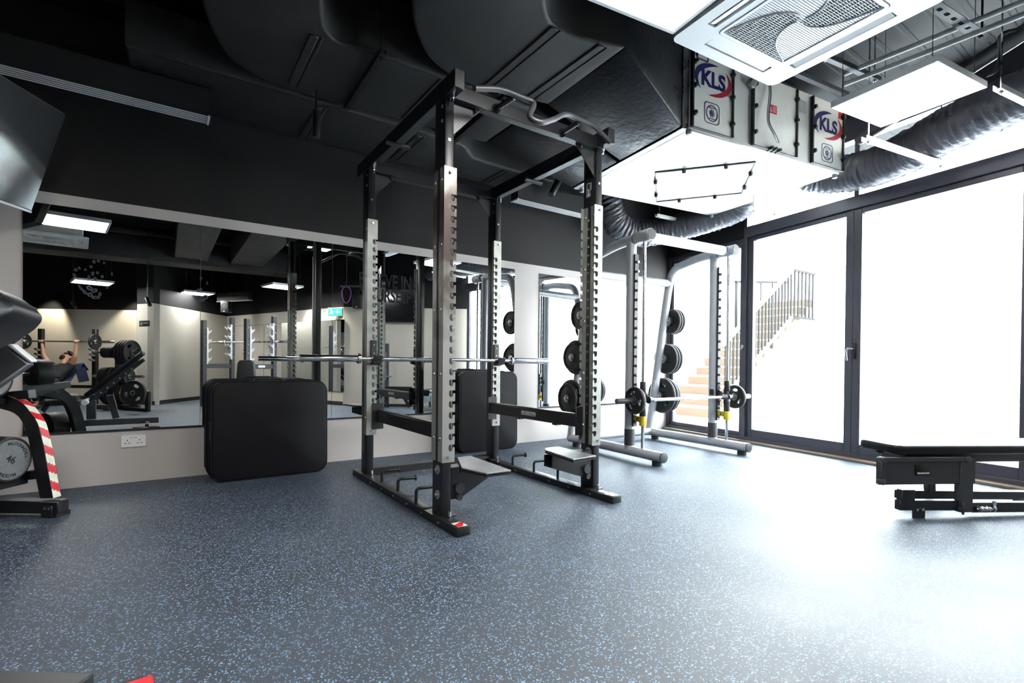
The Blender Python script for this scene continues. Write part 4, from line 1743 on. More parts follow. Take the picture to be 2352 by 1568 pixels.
# =================================================================== TV ON BRACKET (upper left)
h_ = V((-.5, -.866, 0))
b1 = at(72, 490, D=3.25)
r_ = ray(153, 263)
Dt = (b1 - CAM).dot(h_) / r_.dot(h_)
t1 = CAM + r_ * Dt
vz = (t1 - b1)
TVH = vz.length
vz.normalize()
tn = vz.cross(-h_).normalized()
if tn.dot(CAM - b1) < 0:
    tn = -tn
TVW = 1.12
tc_ = b1 + h_ * TVW / 2 + vz * TVH / 2
tv = thing('wall_tv', 'large flat screen tilted down from the mirror wall at the upper left', 'television', tc_)
mtx = tm(tc_, -h_, vz)
if mtx.to_3x3().col[2].dot(tn) < 0:
    mtx = tm(tc_, h_, vz)
b_ = MB(mtx)
b_.box((0, 0, -.025), (TVW, TVH, .045), bev=.006)
b_.box((0, -.02, -.06), (TVW * .6, TVH * .6, .05), bev=.015)
tvh = b_.build('housing', 'black_plastic', tv)
b_ = MB(mtx)
b_.box((0, .006, -.001), (TVW - .014, TVH - .030, .003))
b_.build('screen', 'screen', tv, 0)
b_ = MB(mtx)
b_.box((0, -TVH / 2 + .008, .0005), (TVW - .004, .014, .004), bev=.001)
b_.build('lower_trim', 'white_slat', tvh)
b_ = MB()
q = mtx @ V((0, 0, -.08))
wq = V((q.x - .15, -.01, q.z + .12))
b_.bar(q, wq, .06, .05)
b_.box((wq.x, -.012, wq.z), (.24, .024, .30), bev=.004)
b_.bar(mtx @ V((-.15, 0, -.07)), mtx @ V((.15, 0, -.07)), .05, .02)
b_.build('bracket', 'black_paint', tv)


# =================================================================== AIR HANDLING UNIT
KZ0, KZ1 = 2.60, 3.20
KO = at(1582, 298, Z=KZ0)
KU = V((cos(RAD(-8.1)), sin(RAD(-8.1)), 0))
KV = V((-KU.y, KU.x, 0))
KL, KW = 1.81, 1.42


def kp(u, v, z):
    return KO + KU * u + KV * v + V((0, 0, z - KZ0))


def kf(x, y):
    """front-face coordinates (u, z) of a pixel"""
    p = at(x, y, pl=(KO, KV))
    return (p - KO).dot(KU), p.z


ku = thing('air_handling_unit', 'white galvanised ventilation unit with printed side panels hanging under the ceiling', 'ventilation unit', kp(KL / 2, KW / 2, KZ0))
b_ = MB()
b_.box(kp(KL / 2, KW / 2, (KZ0 + KZ1) / 2), (KL, KW, KZ1 - KZ0), Euler((0, 0, RAD(-8.1))), bev=.006)
cs = b_.build('casing', 'galvanised', ku)
KR = Euler((0, 0, RAD(-8.1)))
# side panels
pans = []
for (xa, xb, yt, yb) in ((1588, 1678, 110, 310), (1727, 1826, 180, 345), (1864, 1933, 225, 392)):
    ua, ub = kf(xa, 250)[0], kf(xb, 250)[0]
    zb = KZ0 + .022
    b_ = MB()
    b_.box(kp((ua + ub) / 2, -.006, (zb + KZ1 - .02) / 2), (ub - ua, .016, KZ1 - .02 - zb), KR, bev=.003)
    pn = b_.build('access_panel', 'galv_panel', ku)
    b_ = MB()
    for u in (ua - .004, ub + .004):
        b_.box(kp(u, -.012, (zb + KZ1 - .02) / 2), (.014, .026, KZ1 - .02 - zb), KR)
    b_.box(kp((ua + ub) / 2, -.012, zb), (ub - ua, .02, .006), KR)
    b_.build('panel_edge', 'graphite', pn, 0)
    for u in (ua + .012, ub - .006):
        for z in (zb + .10, zb + .30, zb + .47):
            b_ = MB()
            b_.cyl(kp(u, -.012, z), kp(u, -.040, z), .020, .016, n=8, bev=.003)
            b_.build('knob', 'black_plastic', pn)
    pans.append((pn, ua, ub))
fm0 = -.0150


def crescents(par, u, z, w, h):
    mt0 = tm(kp(u, fm0, z), KU, (0, 0, 1))

    def arc(a0, a1, tmax, sgn):
        n = 26
        o_, i_ = [], []
        for k in range(n + 1):
            f = k / n
            a = RAD(a0 + (a1 - a0) * f)
            t = tmax * sin(pi * f) ** .8
            o_.append((w * cos(a), h * sin(a)))
            i_.append(((w - t) * cos(a), (h - t) * sin(a)))
        return o_ + i_[::-1][1:-1]
    b_ = MB(mt0)
    b_.prism(arc(75, 228, w * .22, 1), .0008)
    b_.build('logo_swoosh', 'navy_print', par, 0)
    b_ = MB(mt0)
    b_.prism(arc(-105, 48, w * .22, 1), .0008)
    b_.build('logo_swoosh', 'red_print', par, 0)
    o = text('logo_letters', 'KLS', h * 1.32, mt0 @ M.Translation((.0, -.004, 0)), 'navy_print', par, offset=h * .05, depth=.0006, space=1.0)


def fan_icon(par, u, z, s_):
    mt0 = tm(kp(u, fm0, z), KU, (0, 0, 1))
    b_ = MB(mt0)
    b_.holed([rrect(s_, s_, s_ * .2), rrect(s_ * .93, s_ * .93, s_ * .17)], .0008)
    b_.holed([circ(s_ * .39, 32), circ(s_ * .345, 32)], .0008)
    for sg in (1, -1):
        b_.prism([(-s_ * .30, sg * s_ * .24), (s_ * .30, sg * s_ * .24), (s_ * .30, sg * s_ * .27), (-s_ * .30, sg * s_ * .27)][::sg], .0008)
    for k in range(8):
        a = k * pi / 4
        pts = [(.02, .0), (.10, -.015), (.17, .03), (.19, .09), (.13, .05), (.05, .03)]
        b_.prism([((x * cos(a) - y * sin(a)) * s_ * 1.05, (x * sin(a) + y * cos(a)) * s_ * 1.05) for x, y in pts], .0008)
    b_.build('fan_symbol', 'navy_print', par, 0)


for (pn, ua, ub), (lx, ly), (ix, iy), w in ((pans[0], (1633, 187), (1629, 262), .125), (pans[2], (1899, 291), (1896, 353), .125)):
    u, z = kf(lx, ly)
    crescents(pn, (ua + ub) / 2, z, (ub - ua) * .47, .118)
    u, z = kf(ix, iy)
    fan_icon(pn, (ua + ub) / 2 - .01, z, .155)
u, z = kf(1610, 127)
b_ = MB(tm(kp(pans[0][1] + .09, fm0, KZ1 - .05), KU, (0, 0, 1)))
b_.holed([rrect(.12, .06, .012), rrect(.10, .042, .008)], .0008)
b_.prism([(-.075, 0), (-.045, .028), (-.045, -.028)][::-1], .0008)
b_.build('arrow_symbol', 'navy_print', pans[0][0], 0)
# red warning label and grey nameplate
u, z = kf(1771, 253)
b_ = MB(tm(kp(u, fm0, z), KU, (0, 0, 1)))
b_.prism(rrect(.098, .068, .006), .0008)
rl_ = b_.build('warning_label', 'red_label', pans[1][0], 0)
b_ = MB(tm(kp(u, fm0 - .001, z), KU, (0, 0, 1)))
b_.holed([[(-.044, -.022), (-.008, -.022), (-.026, .014)], [(-.036, -.017), (-.016, -.017), (-.026, .004)]], .0004)
for k in range(5):
    b_.prism([(0, .020 - k * .010), (.042 - (k % 2) * .008, .020 - k * .010), (.042 - (k % 2) * .008, .023 - k * .010), (0, .023 - k * .010)], .0004)
b_.build('label_print', 'white_print', rl_, 0)
u, z = kf(1845, 247)
b_ = MB(tm(kp(u, -.004, z), KU, (0, 0, 1)))
b_.prism(rrect(.088, .115, .003), .0008)
np_ = b_.build('nameplate', 'grey_label', ku, 0)
b_ = MB(tm(kp(u, -.0052, z), KU, (0, 0, 1)))
for k in range(9):
    b_.prism([(-.036, .045 - k * .011), (.02 + .014 * ((k * 7) % 3) / 2, .045 - k * .011), (.02 + .014 * ((k * 7) % 3) / 2, .048 - k * .011), (-.036, .048 - k * .011)], .0004)
b_.build('print_lines', 'dark_grey', np_, 0)
u, z = kf(1918, 254)
b_ = MB(tm(kp(pans[2][2] - .03, fm0, KZ1 - .10), KU, (0, 0, 1)))
b_.prism(rrect(.075, .06, .005), .0008)
b_.build('warning_label', 'red_label', pans[2][0], 0)
# cables looping down to glands
for dx, mt_ in ((0, 'cable_grey'), (.012, 'black_rubber')):
    b_ = MB()
    pts = [kp(*((kf(x_, y_)[0] + dx), -.03 - o_, kf(x_, y_)[1])) for x_, y_, o_ in ((1752, 165, 0), (1757, 215, .01), (1748, 262, .03), (1746, 290, .04), (1757, 318, .05), (1770, 333, .03))]
    b_.tube(smooth_path(pts, 8), .007, 8)
    b_.build('cable', mt_, ku)
for k in range(3):
    uu, zz = kf(1763 + k * 9, 336 + k * 3)
    b_ = MB()
    b_.cyl(kp(uu, .0, KZ0 + .028), kp(uu, -.05, KZ0 + .028), .016, .012, n=12)
    b_.build('cable_gland', 'graphite', ku)
b_ = MB()
b_.box(kp(.62, -.03, KZ1 - .12), (.06, .05, .06), Euler((.3, .5, RAD(-8))), bev=.006)
b_.build('junction_box', 'zinc', ku)
# bottom hatch with dark edge strips and knobs
hz = KZ0 - .004
hatch = [at(1505, 396, Z=hz), at(1735, 372, Z=hz), at(1703, 443, Z=hz), at(1508, 463, Z=hz)]
b_ = MB()
b_.quads([p + V((0, 0, .001)) for p in hatch] + [p + V((0, 0, .004)) for p in hatch], [(3, 2, 1, 0), (0, 1, 5, 4), (1, 2, 6, 5), (2, 3, 7, 6), (3, 0, 4, 7)])
ht = b_.build('bottom_hatch', 'galvanised', ku, 0)
b_ = MB()
for i in range(4):
    b_.bar(hatch[i], hatch[(i + 1) % 4], .016 if i % 2 == 0 else .008, .012)
b_.build('hatch_edge', 'graphite', ht, 0)
for i in range(4):
    for f in ((.3, .72) if i % 2 == 0 else (.3, .75)):
        p = hatch[i].lerp(hatch[(i + 1) % 4], f)
        b_ = MB()
        b_.cyl(p, p - V((0, 0, .032)), .020, .015, n=8, bev=.003)
        b_.build('knob', 'black_plastic', ht)
# corner lugs
for (u, v) in ((.01, .01), (KL - .02, .03), (KL - .02, KW - .03), (.03, KW - .03)):
    b_ = MB()
    b_.cyl(kp(u, v, KZ0 + .005), kp(u, v, KZ0 - .03), .022, n=12, bev=.004)
    b_.build('corner_lug', 'zinc', ku)
# steel collar on the duct side
b_ = MB()
b_.box(kp(-.03, KW / 2, (KZ0 + KZ1) / 2), (.06, KW, KZ1 - KZ0), KR, bev=.003)
fl_ = b_.build('duct_collar', 'steel', ku)


# =================================================================== BLACK DUCTS
DZ0, DZ1 = 2.82, 3.22


def plan_duct(name, label, outer, inner, z0, z1, end_out, end_in, tail, mt='duct_foam'):
    """flat-bottomed insulated duct following two plan curves (outer and inner edge)"""
    o_ = [V((tail[0], tail[2], 0))] + [at(x, y, Z=z0) for x, y in outer] + [V((*end_out, 0))]
    i_ = [V((tail[1], tail[2], 0))] + [at(x, y, Z=z0) for x, y in inner] + [V((*end_in, 0))]
    o_ = [o_[0]] + smooth_path([(p.x, p.y, 0) for p in o_[1:]], 4)
    i_ = [i_[0]] + smooth_path([(p.x, p.y, 0) for p in i_[1:]], 4)
    o_[0].x, i_[0].x = o_[1].x, i_[1].x
    poly = [(p.x, p.y) for p in o_] + [(p.x, p.y) for p in i_[::-1]]
    b_ = MB()
    t = bmesh.new()
    vs = [t.verts.new((p[0], p[1], z0)) for p in poly]
    f = t.faces.new(vs)
    r = bmesh.ops.extrude_face_region(t, geom=[f])
    bmesh.ops.translate(t, vec=(0, 0, z1 - z0), verts=[e for e in r['geom'] if isinstance(e, bmesh.types.BMVert)])
    bmesh.ops.recalc_face_normals(t, faces=t.faces)
    ed = [e for e in t.edges if all(abs(v.co.z - z0) < 1e-5 for v in e.verts)]
    bmesh.ops.bevel(t, geom=ed, offset=.022, segments=3, affect='EDGES', profile=.5)
    b_._merge(t, 0)
    o = b_.build(name, mt, None, 50)
    return tag(o, label, 'duct')


d1 = plan_duct('air_duct', 'black insulated duct turning overhead in front of the white ventilation unit',
               [(945, 0), (948, 45), (960, 90), (985, 135), (1030, 172), (1100, 203), (1180, 223)],
               [(1252, 5), (1264, 52), (1305, 80), (1365, 95)], DZ0, DZ1, (2.34, -1.70), (2.30, -2.50), (1.06, 1.60, -6.75))
d2 = plan_duct('air_duct', 'black insulated duct turning overhead behind the nearer duct and above the rack',
               [(460, 0), (485, 70), (520, 128), (560, 160), (620, 190), (700, 217), (800, 245)],
               [(741, 5), (746, 62), (772, 97), (820, 113), (870, 126)], DZ0, DZ1, (2.30, -.88), (2.30, -1.58), (.15, .68, -6.75))
d3 = MB()
t = bmesh.new()
poly = [(-.2, -.77), (2.02, -.77), (2.18, -.74), (2.27, -.66), (2.36, -.57), (2.5, -.55), (3.35, -.55), (3.35, -.06), (-.2, -.06)]
f = t.faces.new([t.verts.new((x, y, 2.80)) for x, y in poly])
r = bmesh.ops.extrude_face_region(t, geom=[f])
bmesh.ops.translate(t, vec=(0, 0, .3), verts=[e for e in r['geom'] if isinstance(e, bmesh.types.BMVert)])
bmesh.ops.recalc_face_normals(t, faces=t.faces)
ed = [e for e in t.edges if all(abs(v.co.z - 2.80) < 1e-5 for v in e.verts)]
bmesh.ops.bevel(t, geom=ed, offset=.025, segments=3, affect='EDGES', profile=.5)
d3._merge(t, 0)
d3 = tag(d3.build('air_duct', 'duct_foam', None, 50), 'black flat duct running along the top of the mirror wall', 'duct')


b_ = MB()
b_.box((-1.35, -7.05, 2.95), (7.2, .62, .42), bev=.03, seg=3)
tag(b_.build('air_duct', 'duct_foam', None, 50), 'black duct running across the back of the room, seen low in the mirror ceiling', 'duct')


def duct_band(par, x, y0, y1, z, w=.05, mt='duct_foam'):
    b_ = MB()
    b_.box((x, (y0 + y1) / 2, z - .004), (w, abs(y1 - y0) - .05, .012), bev=.004)
    b_.box((x + w * .9, (y0 + y1) / 2, z - .002), (w * .35, abs(y1 - y0) - .05, .010), bev=.003)
    b_.build('seam_band', mt, par)


duct_band(d1, 1.83, -2.42, -1.62, DZ0)
duct_band(d1, 2.16, -2.46, -1.66, DZ0)
duct_band(d2, .72, -1.55, -.86, DZ0)
duct_band(d2, 1.55, -1.57, -.86, DZ0)
duct_band(d3, .95, -.74, -.09, 2.80)
duct_band(d3, 1.75, -.74, -.09, 2.80)
duct_band(d3, 2.75, -.53, -.09, 2.80)


def reducer(label, a, c):
    b_ = MB()
    vs = [V(p) for p in a] + [V(p) for p in c]
    b_.quads(vs, [(0, 1, 5, 4), (1, 2, 6, 5), (2, 3, 7, 6), (3, 0, 4, 7), (3, 2, 1, 0), (4, 5, 6, 7)])
    bmesh.ops.recalc_face_normals(b_.bm, faces=b_.bm.faces)
    bmesh.ops.bevel(b_.bm, geom=list(b_.bm.edges), offset=.02, segments=2, affect='EDGES', profile=.5)
    return tag(b_.build('duct_reducer', 'duct_gloss', None, 30), label, 'duct')


reducer('glossy black tapered duct end joining the nearer duct to the ventilation unit',
        [(2.30, -2.50, DZ0), (2.32, -1.70, DZ0), (2.32, -1.70, DZ1), (2.30, -2.50, DZ1)],
        [kp(-.065, 0, KZ0 + .005), kp(-.065, .70, KZ0 + .005), kp(-.065, .70, KZ1), kp(-.065, 0, KZ1)])
reducer('glossy black tapered duct end joining the farther duct to the ventilation unit',
        [(2.31, -1.58, DZ0), (2.31, -.88, DZ0), (2.31, -.88, DZ1), (2.31, -1.58, DZ1)],
        [kp(-.065, .72, KZ0 + .005), kp(-.065, KW, KZ0 + .005), kp(-.065, KW, KZ1), kp(-.065, .72, KZ1)])


def trapeze(name, label, p0, p1, w=.035, h=.03, mt='black_paint', rods=True, zt=CEIL, cat='hanger', inset=.05):
    p0, p1 = V(p0), V(p1)
    d = (p1 - p0).normalized()
    t = thing(name, label, cat, (p0 + p1) / 2)
    sd = d.cross(V((0, 0, 1))).normalized()
    b_ = MB()
    # open channel section
    b_.bar(p0, p1, w, .004)
    for s_ in (-1, 1):
        b_.bar(p0 + sd * s_ * w / 2 + V((0, 0, h / 2)), p1 + sd * s_ * w / 2 + V((0, 0, h / 2)), .004, h)
    b_.build('channel', mt, t, 0)
    if rods:
        for q in (p0 + d * inset, p1 - d * inset):
            b_ = MB()
            b_.cyl(q - V((0, 0, .02)), V((q.x, q.y, zt)), .0045, n=8)
            b_.cyl(q - V((0, 0, .012)), q - V((0, 0, .002)), .011, n=6)
            b_.cyl(q + V((0, 0, .006)), q + V((0, 0, .014)), .011, n=6)
            b_.build('threaded_rod', 'black_paint' if mt == 'black_paint' else 'steel', t)
    return t


trapeze('duct_hanger', 'black channel hanger under the farther duct, left of the rack', (1.10, -1.64, DZ0 - .03), (1.12, -.80, DZ0 - .03))
trapeze('duct_hanger', 'black channel hanger under the ducts above the pull-up bar', (1.99, -1.66, DZ0 - .03), (2.05, -.62, DZ0 - .03))
trapeze('hose_hanger', 'bright channel hanger under the bend of the flexible hose by the glass', at(1985, 322, Z=2.50), at(2168, 383, Z=2.50), mt='galvanised', zt=CEIL)
trapeze('hose_hanger', 'bright channel hanger under the flexible hose at the right edge of the ceiling', at(2290, 205, Z=2.55), at(2420, 270, Z=2.55), mt='galvanised', zt=CEIL)
trapeze('hose_hanger', 'bright channel hanger under the far hose near the silver machine', at(1507, 497, Z=2.60), at(1660, 530, Z=2.60), mt='galvanised', zt=CEIL)
trapeze('hose_hanger', 'short bright hanger channel beside the glass under the ventilation unit', at(1722, 482, Z=2.44), at(1787, 492, Z=2.44), mt='galvanised', zt=CEIL)

from mathutils import noise as NZ


def hose(name, label, pts, r, n=44, k=44, seed=0.0):
    path = smooth_path(pts, k)
    t = bmesh.new()
    tang = [(path[min(i + 1, len(path) - 1)] - path[max(i - 1, 0)]).normalized() for i in range(len(path))]
    nrm = V((0, 0, 1)) - tang[0] * tang[0].z
    nrm.normalize()
    rings = []
    s = 0
    for i, p in enumerate(path):
        if i:
            s += (p - path[i - 1]).length
            nrm = nrm - tang[i] * nrm.dot(tang[i])
            nrm.normalize()
        bn = tang[i].cross(nrm)
        ring = []
        for j in range(n):
            a = 2 * pi * j / n
            dirv = nrm * cos(a) + bn * sin(a)
            q = V((cos(a) * .9, sin(a) * .9, s * 22 + seed))
            w1 = NZ.noise(V((q.x, q.y, q.z * 1.8)))
            w2 = NZ.noise(V((q.x * 2.2 + 3, q.y * 2.2, q.z * 2.6)))
            rr_ = r * (1 + .06 * w1 + .06 * w2 + .02 * sin(s * 120 + 3 * sin(a + s * 3)))
            ring.append(t.verts.new(p + dirv * rr_))
        rings.append(ring)
    for a_, c_ in zip(rings, rings[1:]):
        for j in range(n):
            t.faces.new((a_[j], a_[(j + 1) % n], c_[(j + 1) % n], c_[j]))
    t.faces.new(rings[0][::-1])
    t.faces.new(rings[-1])
    bmesh.ops.recalc_face_normals(t, faces=t.faces)
    b_ = MB()
    b_._merge(t, 0)
    return tag(b_.build(name, 'foil_black', None, 60), label, 'ventilation hose')


hose('flexible_hose', 'wrinkled black foil ventilation hose running along the top of the glass doors',
     [kp(KL + .002, .50, 2.86), kp(KL + .14, .47, 2.82), kp(KL + .31, .28, 2.74), kp(KL + .33, -.05, 2.69), kp(KL + .20, -.45, 2.68), (4.86, -3.45, 2.72), (4.62, -4.15, 2.74), (4.50, -4.9, 2.76)], .165, seed=1.3)
hose('flexible_hose', 'wrinkled black foil ventilation hose curling behind the ventilation unit above the silver machine',
     [kp(KL + .002, 1.05, 2.86), kp(KL + .12, 1.08, 2.80), kp(KL + .20, 1.28, 2.66), (5.02, -.72, 2.54), (4.72, -.45, 2.50), (4.45, -.36, 2.62), (4.30, -.34, 2.95)], .155, seed=7.7)


# =================================================================== LIGHT PANELS
def led_panel(label, c, rz, z=2.62, s_=.60, wires=True, estr=None):
    t = thing('led_panel', label, 'ceiling light', (c[0], c[1], z), rz, 'square led ceiling panels')
    L = M.Translation((c[0], c[1], z)) @ M.Rotation(rz, 4, 'Z')
    b_ = MB(L)
    fw = .022
    b_.box((0, s_ / 2 - fw / 2, .02), (s_, fw, .040), bev=.002)
    b_.box((0, -s_ / 2 + fw / 2, .02), (s_, fw, .040), bev=.002)
    b_.box((s_ / 2 - fw / 2, 0, .02), (fw, s_ - 2 * fw, .040), bev=.002)
    b_.box((-s_ / 2 + fw / 2, 0, .02), (fw, s_ - 2 * fw, .040), bev=.002)
    b_.box((0, 0, .034), (s_ - .01, s_ - .01, .01))
    b_.build('frame', 'white_paint', t)
    b_ = MB(L)
    b_.box((0, 0, .008), (s_ - 2 * fw, s_ - 2 * fw, .004))
    b_.build('diffuser', 'led', t, 0)
    if wires:
        for sx_ in (-1, 1):
            for sy_ in (-1, 1):
                b_ = MB(L)
                b_.cyl((sx_ * s_ * .42, sy_ * s_ * .42, .04), (sx_ * s_ * .42, sy_ * s_ * .42, CEIL - z), .0022, n=6)
                b_.build('suspension_wire', 'dark_grey', t)
    return t


a8 = RAD(-8)


def corner_center(p, rz, sx_, sy_, s_=.60):
    x = V((cos(rz), sin(rz), 0))
    y = V((-sin(rz), cos(rz), 0))
    q = p + x * sx_ * s_ / 2 + y * sy_ * s_ / 2
    return (q.x, q.y)


led_panel('bright square light panel overhead, next to the white air cassette', corner_center(at(1545, 80, Z=2.62), a8, -1, -1), a8)
l0 = [at(x, y, Z=2.64) for x, y in ((1910, 250), (2018, 293), (2266, 199), (2162, 139.5))]
lc = sum(l0, V()) / 4
led_panel('bright square light panel hanging before the foil hose at upper right', (lc.x, lc.y), a8, z=2.64)
q0, q1 = rfl(at(195, 537, Z=2.42)), rfl(at(140, 487, Z=2.42))
led_panel('bright square light panel reflected beside the screen at the upper left', ((q0.x + q1.x) / 2, (q0.y + q1.y) / 2), a8, z=2.42, s_=.62)
for px_, py_, lb in ((212, 650, 'square light panel reflected above the hand smudges on the left mirror'),
                     (450, 675, 'square light panel reflected at the seam of the two left mirror panels'),
                     (648, 660, 'square light panel reflected just left of the rack posts')):
    q = rfl(at(px_, py_, Z=2.38))
    led_panel(lb, (q.x, q.y), a8 + RAD(-4), z=2.38)


# =================================================================== AIR CASSETTE
ca, cb = at(1538.65, 91.93, Z=2.73), at(1772.1, 199.5, Z=2.73)
cdx = (cb - ca).normalized()
cdy = V((cdx.y, -cdx.x, 0))
CSZ = (cb - ca).length
cc = (ca + cb) / 2 + cdy * CSZ / 2
crz = atan2(cdx.y, cdx.x)


def air_cassette(label, c, z, rz, S_=.95):
    t = thing('air_cassette', label, 'air conditioner', (c[0], c[1], z), rz, 'ceiling air cassettes')
    L = M.Translation((c[0], c[1], z)) @ M.Rotation(rz, 4, 'Z')
    b_ = MB(L)
    # outer panel with an opening for the grille and four vents
    ho = S_ * .315
    loops = [rrect(S_, S_, .05), rrect(ho * 2, ho * 2, .03)]
    for k in range(4):
        a = k * pi / 2
        w_, h_, d_ = S_ * .58, .062, S_ * .392
        loops.append([(x * cos(a) - y * sin(a), x * sin(a) + y * cos(a)) for x, y in ((-w_ / 2, d_ - h_ / 2), (w_ / 2, d_ - h_ / 2), (w_ / 2, d_ + h_ / 2), (-w_ / 2, d_ + h_ / 2))])
    b_.holed(loops, .022)
    b_.box((0, 0, .085), (S_ * .86, S_ * .86, .11))
    b_.build('panel', 'white_plastic', t, 30)
    b_ = MB(L)
    b_.box((0, 0, .16), (.82, .82, .22), bev=.01)
    b_.build('body', 'galvanised', t)
    for k in range(4):
        a = k * pi / 2
        R_ = M.Rotation(a, 4, 'Z')
        b_ = MB(L @ R_)
        b_.box((0, S_ * .392, .028), (S_ * .57, .058, .004))
        b_.build('vent_slot', 'black_matte', t, 0)
        b_ = MB(L @ R_ @ M.Translation((0, S_ * .392 - .004, .008)) @ M.Rotation(RAD(-16 if k % 2 else -5), 4, 'X'))
        b_.box((0, 0, 0), (S_ * .56, .056, .006), bev=.002)
        b_.build('louvre', 'white_plastic', t)
    b_ = MB(L)
    b_.holed([rrect(ho * 2 - .01, ho * 2 - .01, .03), rrect(ho * 1.84, ho * 1.84, .008)], .012, M.Translation((0, 0, -.004)))
    gr = b_.build('grille_frame', 'white_plastic', t, 30)
    b_ = MB(L)
    b_.box((0, 0, .026), (ho * 1.86, ho * 1.86, .004))
    b_.build('filter', 'grille_dark', gr, 0)
    # slats: two opposite spiral sectors have broad gaps, the rest close slats
    g = ho * .92
    def open_at(x, y):
        rr_ = sqrt(x * x + y * y)
        f = min(1, max(0, (rr_ - .02) / (g * 1.32)))
        k = (atan2(y, x) - pi / 4 - 1.25 * (1 - f) ** 1.6) / (pi / 2)
        return int(math.floor(k)) % 2 == 0

    b_ = MB(L)
    nsl, nx = 44, 72
    for i in range(nsl):
        y = -g + 2 * g * (i + .5) / nsl
        run, st0 = -g, open_at(-g, y)
        for j in range(1, nx + 1):
            x = -g + 2 * g * j / nx
            op = open_at(x, y)
            if op != st0 or j == nx:
                w_ = .0042 if st0 else .0092
                b_.box(((run + x) / 2, y, .006), (x - run, w_, .010))
                run, st0 = x, op
    for i in range(16):
        x = -g + 2 * g * (i + .5) / 16
        run = None
        for j in range(nx + 1):
            y = -g + 2 * g * j / nx
            op = open_at(x, y) and j < nx
            if op and run is None:
                run = y
            if not op and run is not None:
                if y - run > .012:
                    b_.box((x, (run + y) / 2, .003), (.0032, y - run, .008))
                run = None
    b_.build('grille_slats', 'white_slat', gr, 0)
    for k in range(4):
        pts = []
        for i in range(26):
            f = i / 25
            rr_ = .02 + f * g * 1.32
            a = k * pi / 2 + pi / 4 + 1.25 * (1 - f) ** 1.6
            x, y = rr_ * cos(a), rr_ * sin(a)
            if abs(x) < g * 1.01 and abs(y) < g * 1.01:
                pts.append(V((x, y, -.001)))
        b_ = MB(L)
        b_.tube(pts, .0045, 6)
        b_.build('spiral_rib', 'white_slat', gr)
    return t


air_cassette('large white square air cassette with swirl grille overhead at the top right', (cc.x, cc.y), 2.73, crz, CSZ)
q = rfl(at(110, 550, Z=2.72))
air_cassette('white square air cassette reflected at the upper left of the mirror', (q.x, q.y), 2.72, RAD(-6))


# =================================================================== OTHER CEILING FITTINGS
def diffuser(label, p0, p1, wdt, z, side=1):
    p0, p1 = V(p0), V(p1)
    d = (p1 - p0).normalized()
    s_ = V((-d.y, d.x, 0)) * side
    t = thing('slot_diffuser', label, 'air diffuser', (p0 + p1) / 2, 0, 'linear slot diffusers')
    b_ = MB()
    for k in range(5):
        o_ = s_ * (wdt * (k / 4.0) * .90 + wdt * .05)
        b_.bar(p0 + o_, p1 + o_, wdt * .105, .003)
    b_.bar(p1 - d * .006 + s_ * wdt * .5, p1 + d * .006 + s_ * wdt * .5, wdt * 1.05, .014)
    b_.bar(p0 - d * .006 + s_ * wdt * .5, p0 + d * .006 + s_ * wdt * .5, wdt * 1.05, .014)
    b_.build('bars', 'white_paint', t, 0)
    b_ = MB()
    b_.bar(p0 + s_ * wdt * .5 + V((0, 0, .10)), p1 + s_ * wdt * .5 + V((0, 0, .10)), wdt * .98, .18)
    b_.build('plenum_box', 'black_matte', t, 0)
    for f in (.15, .85):
        q = p0.lerp(p1, f) + s_ * wdt * .5
        b_ = MB()
        b_.cyl(q + V((0, 0, .19)), V((q.x, q.y, CEIL)), .005, n=8)
        b_.build('rod', 'black_paint', t)
    return t


diffuser('white slot diffuser hanging along the mirror wall at the upper left', (-1.35, -.548, 2.60), (.255, -.534, 2.60), .132, 2.6)
q = at(1190, 456, Z=2.55)
diffuser('white slot diffuser hanging behind the rack below the ducts', (q.x, q.y, 2.55), (q.x + 1.15, q.y + .0, 2.55), .125, 2.55)


def spotlight(label, top, tip, r=.035, on=None):
    t = thing('spotlight', label, 'spotlight', top, 0, 'small cylinder spotlights')
    top, tip = V(top), V(tip)
    b_ = MB()
    b_.cyl(top, tip, r, n=20, bev=.003)
    bd = b_.build('barrel', 'black_satin', t)
    d = (tip - top).normalized()
    b_ = MB()
    b_.cyl(tip - d * .003, tip + d * .0015, r * .8, n=20)
    b_.build('lens', 'lamp_glow' if on else 'graphite', bd)
    b_ = MB()
    m_ = top.lerp(tip, .25)
    b_.cyl(m_, V((m_.x, m_.y, CEIL)), .008, n=8)
    b_.build('stem', 'black_paint', t)
    return t


q = at(727, 254, Y=-.9)
spotlight('slim black spotlight hanging upright below the ducts left of the rack', q, q - V((0, 0, .19)), .026)
q0, q1 = at(1290, 402, Y=-.62), at(1266, 447, Y=-.62)
spotlight('black spotlight tilted down behind the right top beam of the rack', q0, q1, .035)

# perforated angle, channels and pipes near the glass
pf = thing('perforated_angle', 'black perforated steel angle fixed under the roof deck near the top right corner', 'bracket', at(2200, 50, Z=2.98))
p0, p1 = at(2095, -20, Z=2.98), at(2272, 96, Z=2.98)
d = (p1 - p0).normalized()
Lh = (p1 - p0).length
loops = [[(0, -.035), (Lh, -.035), (Lh, .035), (0, .035)]]
k_ = int(Lh / .085)
for i in range(k_):
    loops.append([(x + .05 + i * .085, y) for x, y in rrect(.042, .024, .009, 3)])
b_ = MB()
b_.holed(loops, .004, tm(p0, d, V((0, 0, 1)).cross(d)))
b_.build('slotted_face', 'dark_grey', pf, 0)
b_ = MB()
b_.bar(p0 + V((0, 0, .03)) + V((0, 0, 1)).cross(d) * .035, p1 + V((0, 0, .03)) + V((0, 0, 1)).cross(d) * .035, .004, .06)
b_.cyl(p0 + d * .1, V(((p0 + d * .1).x, (p0 + d * .1).y, CEIL)), .006, n=8)
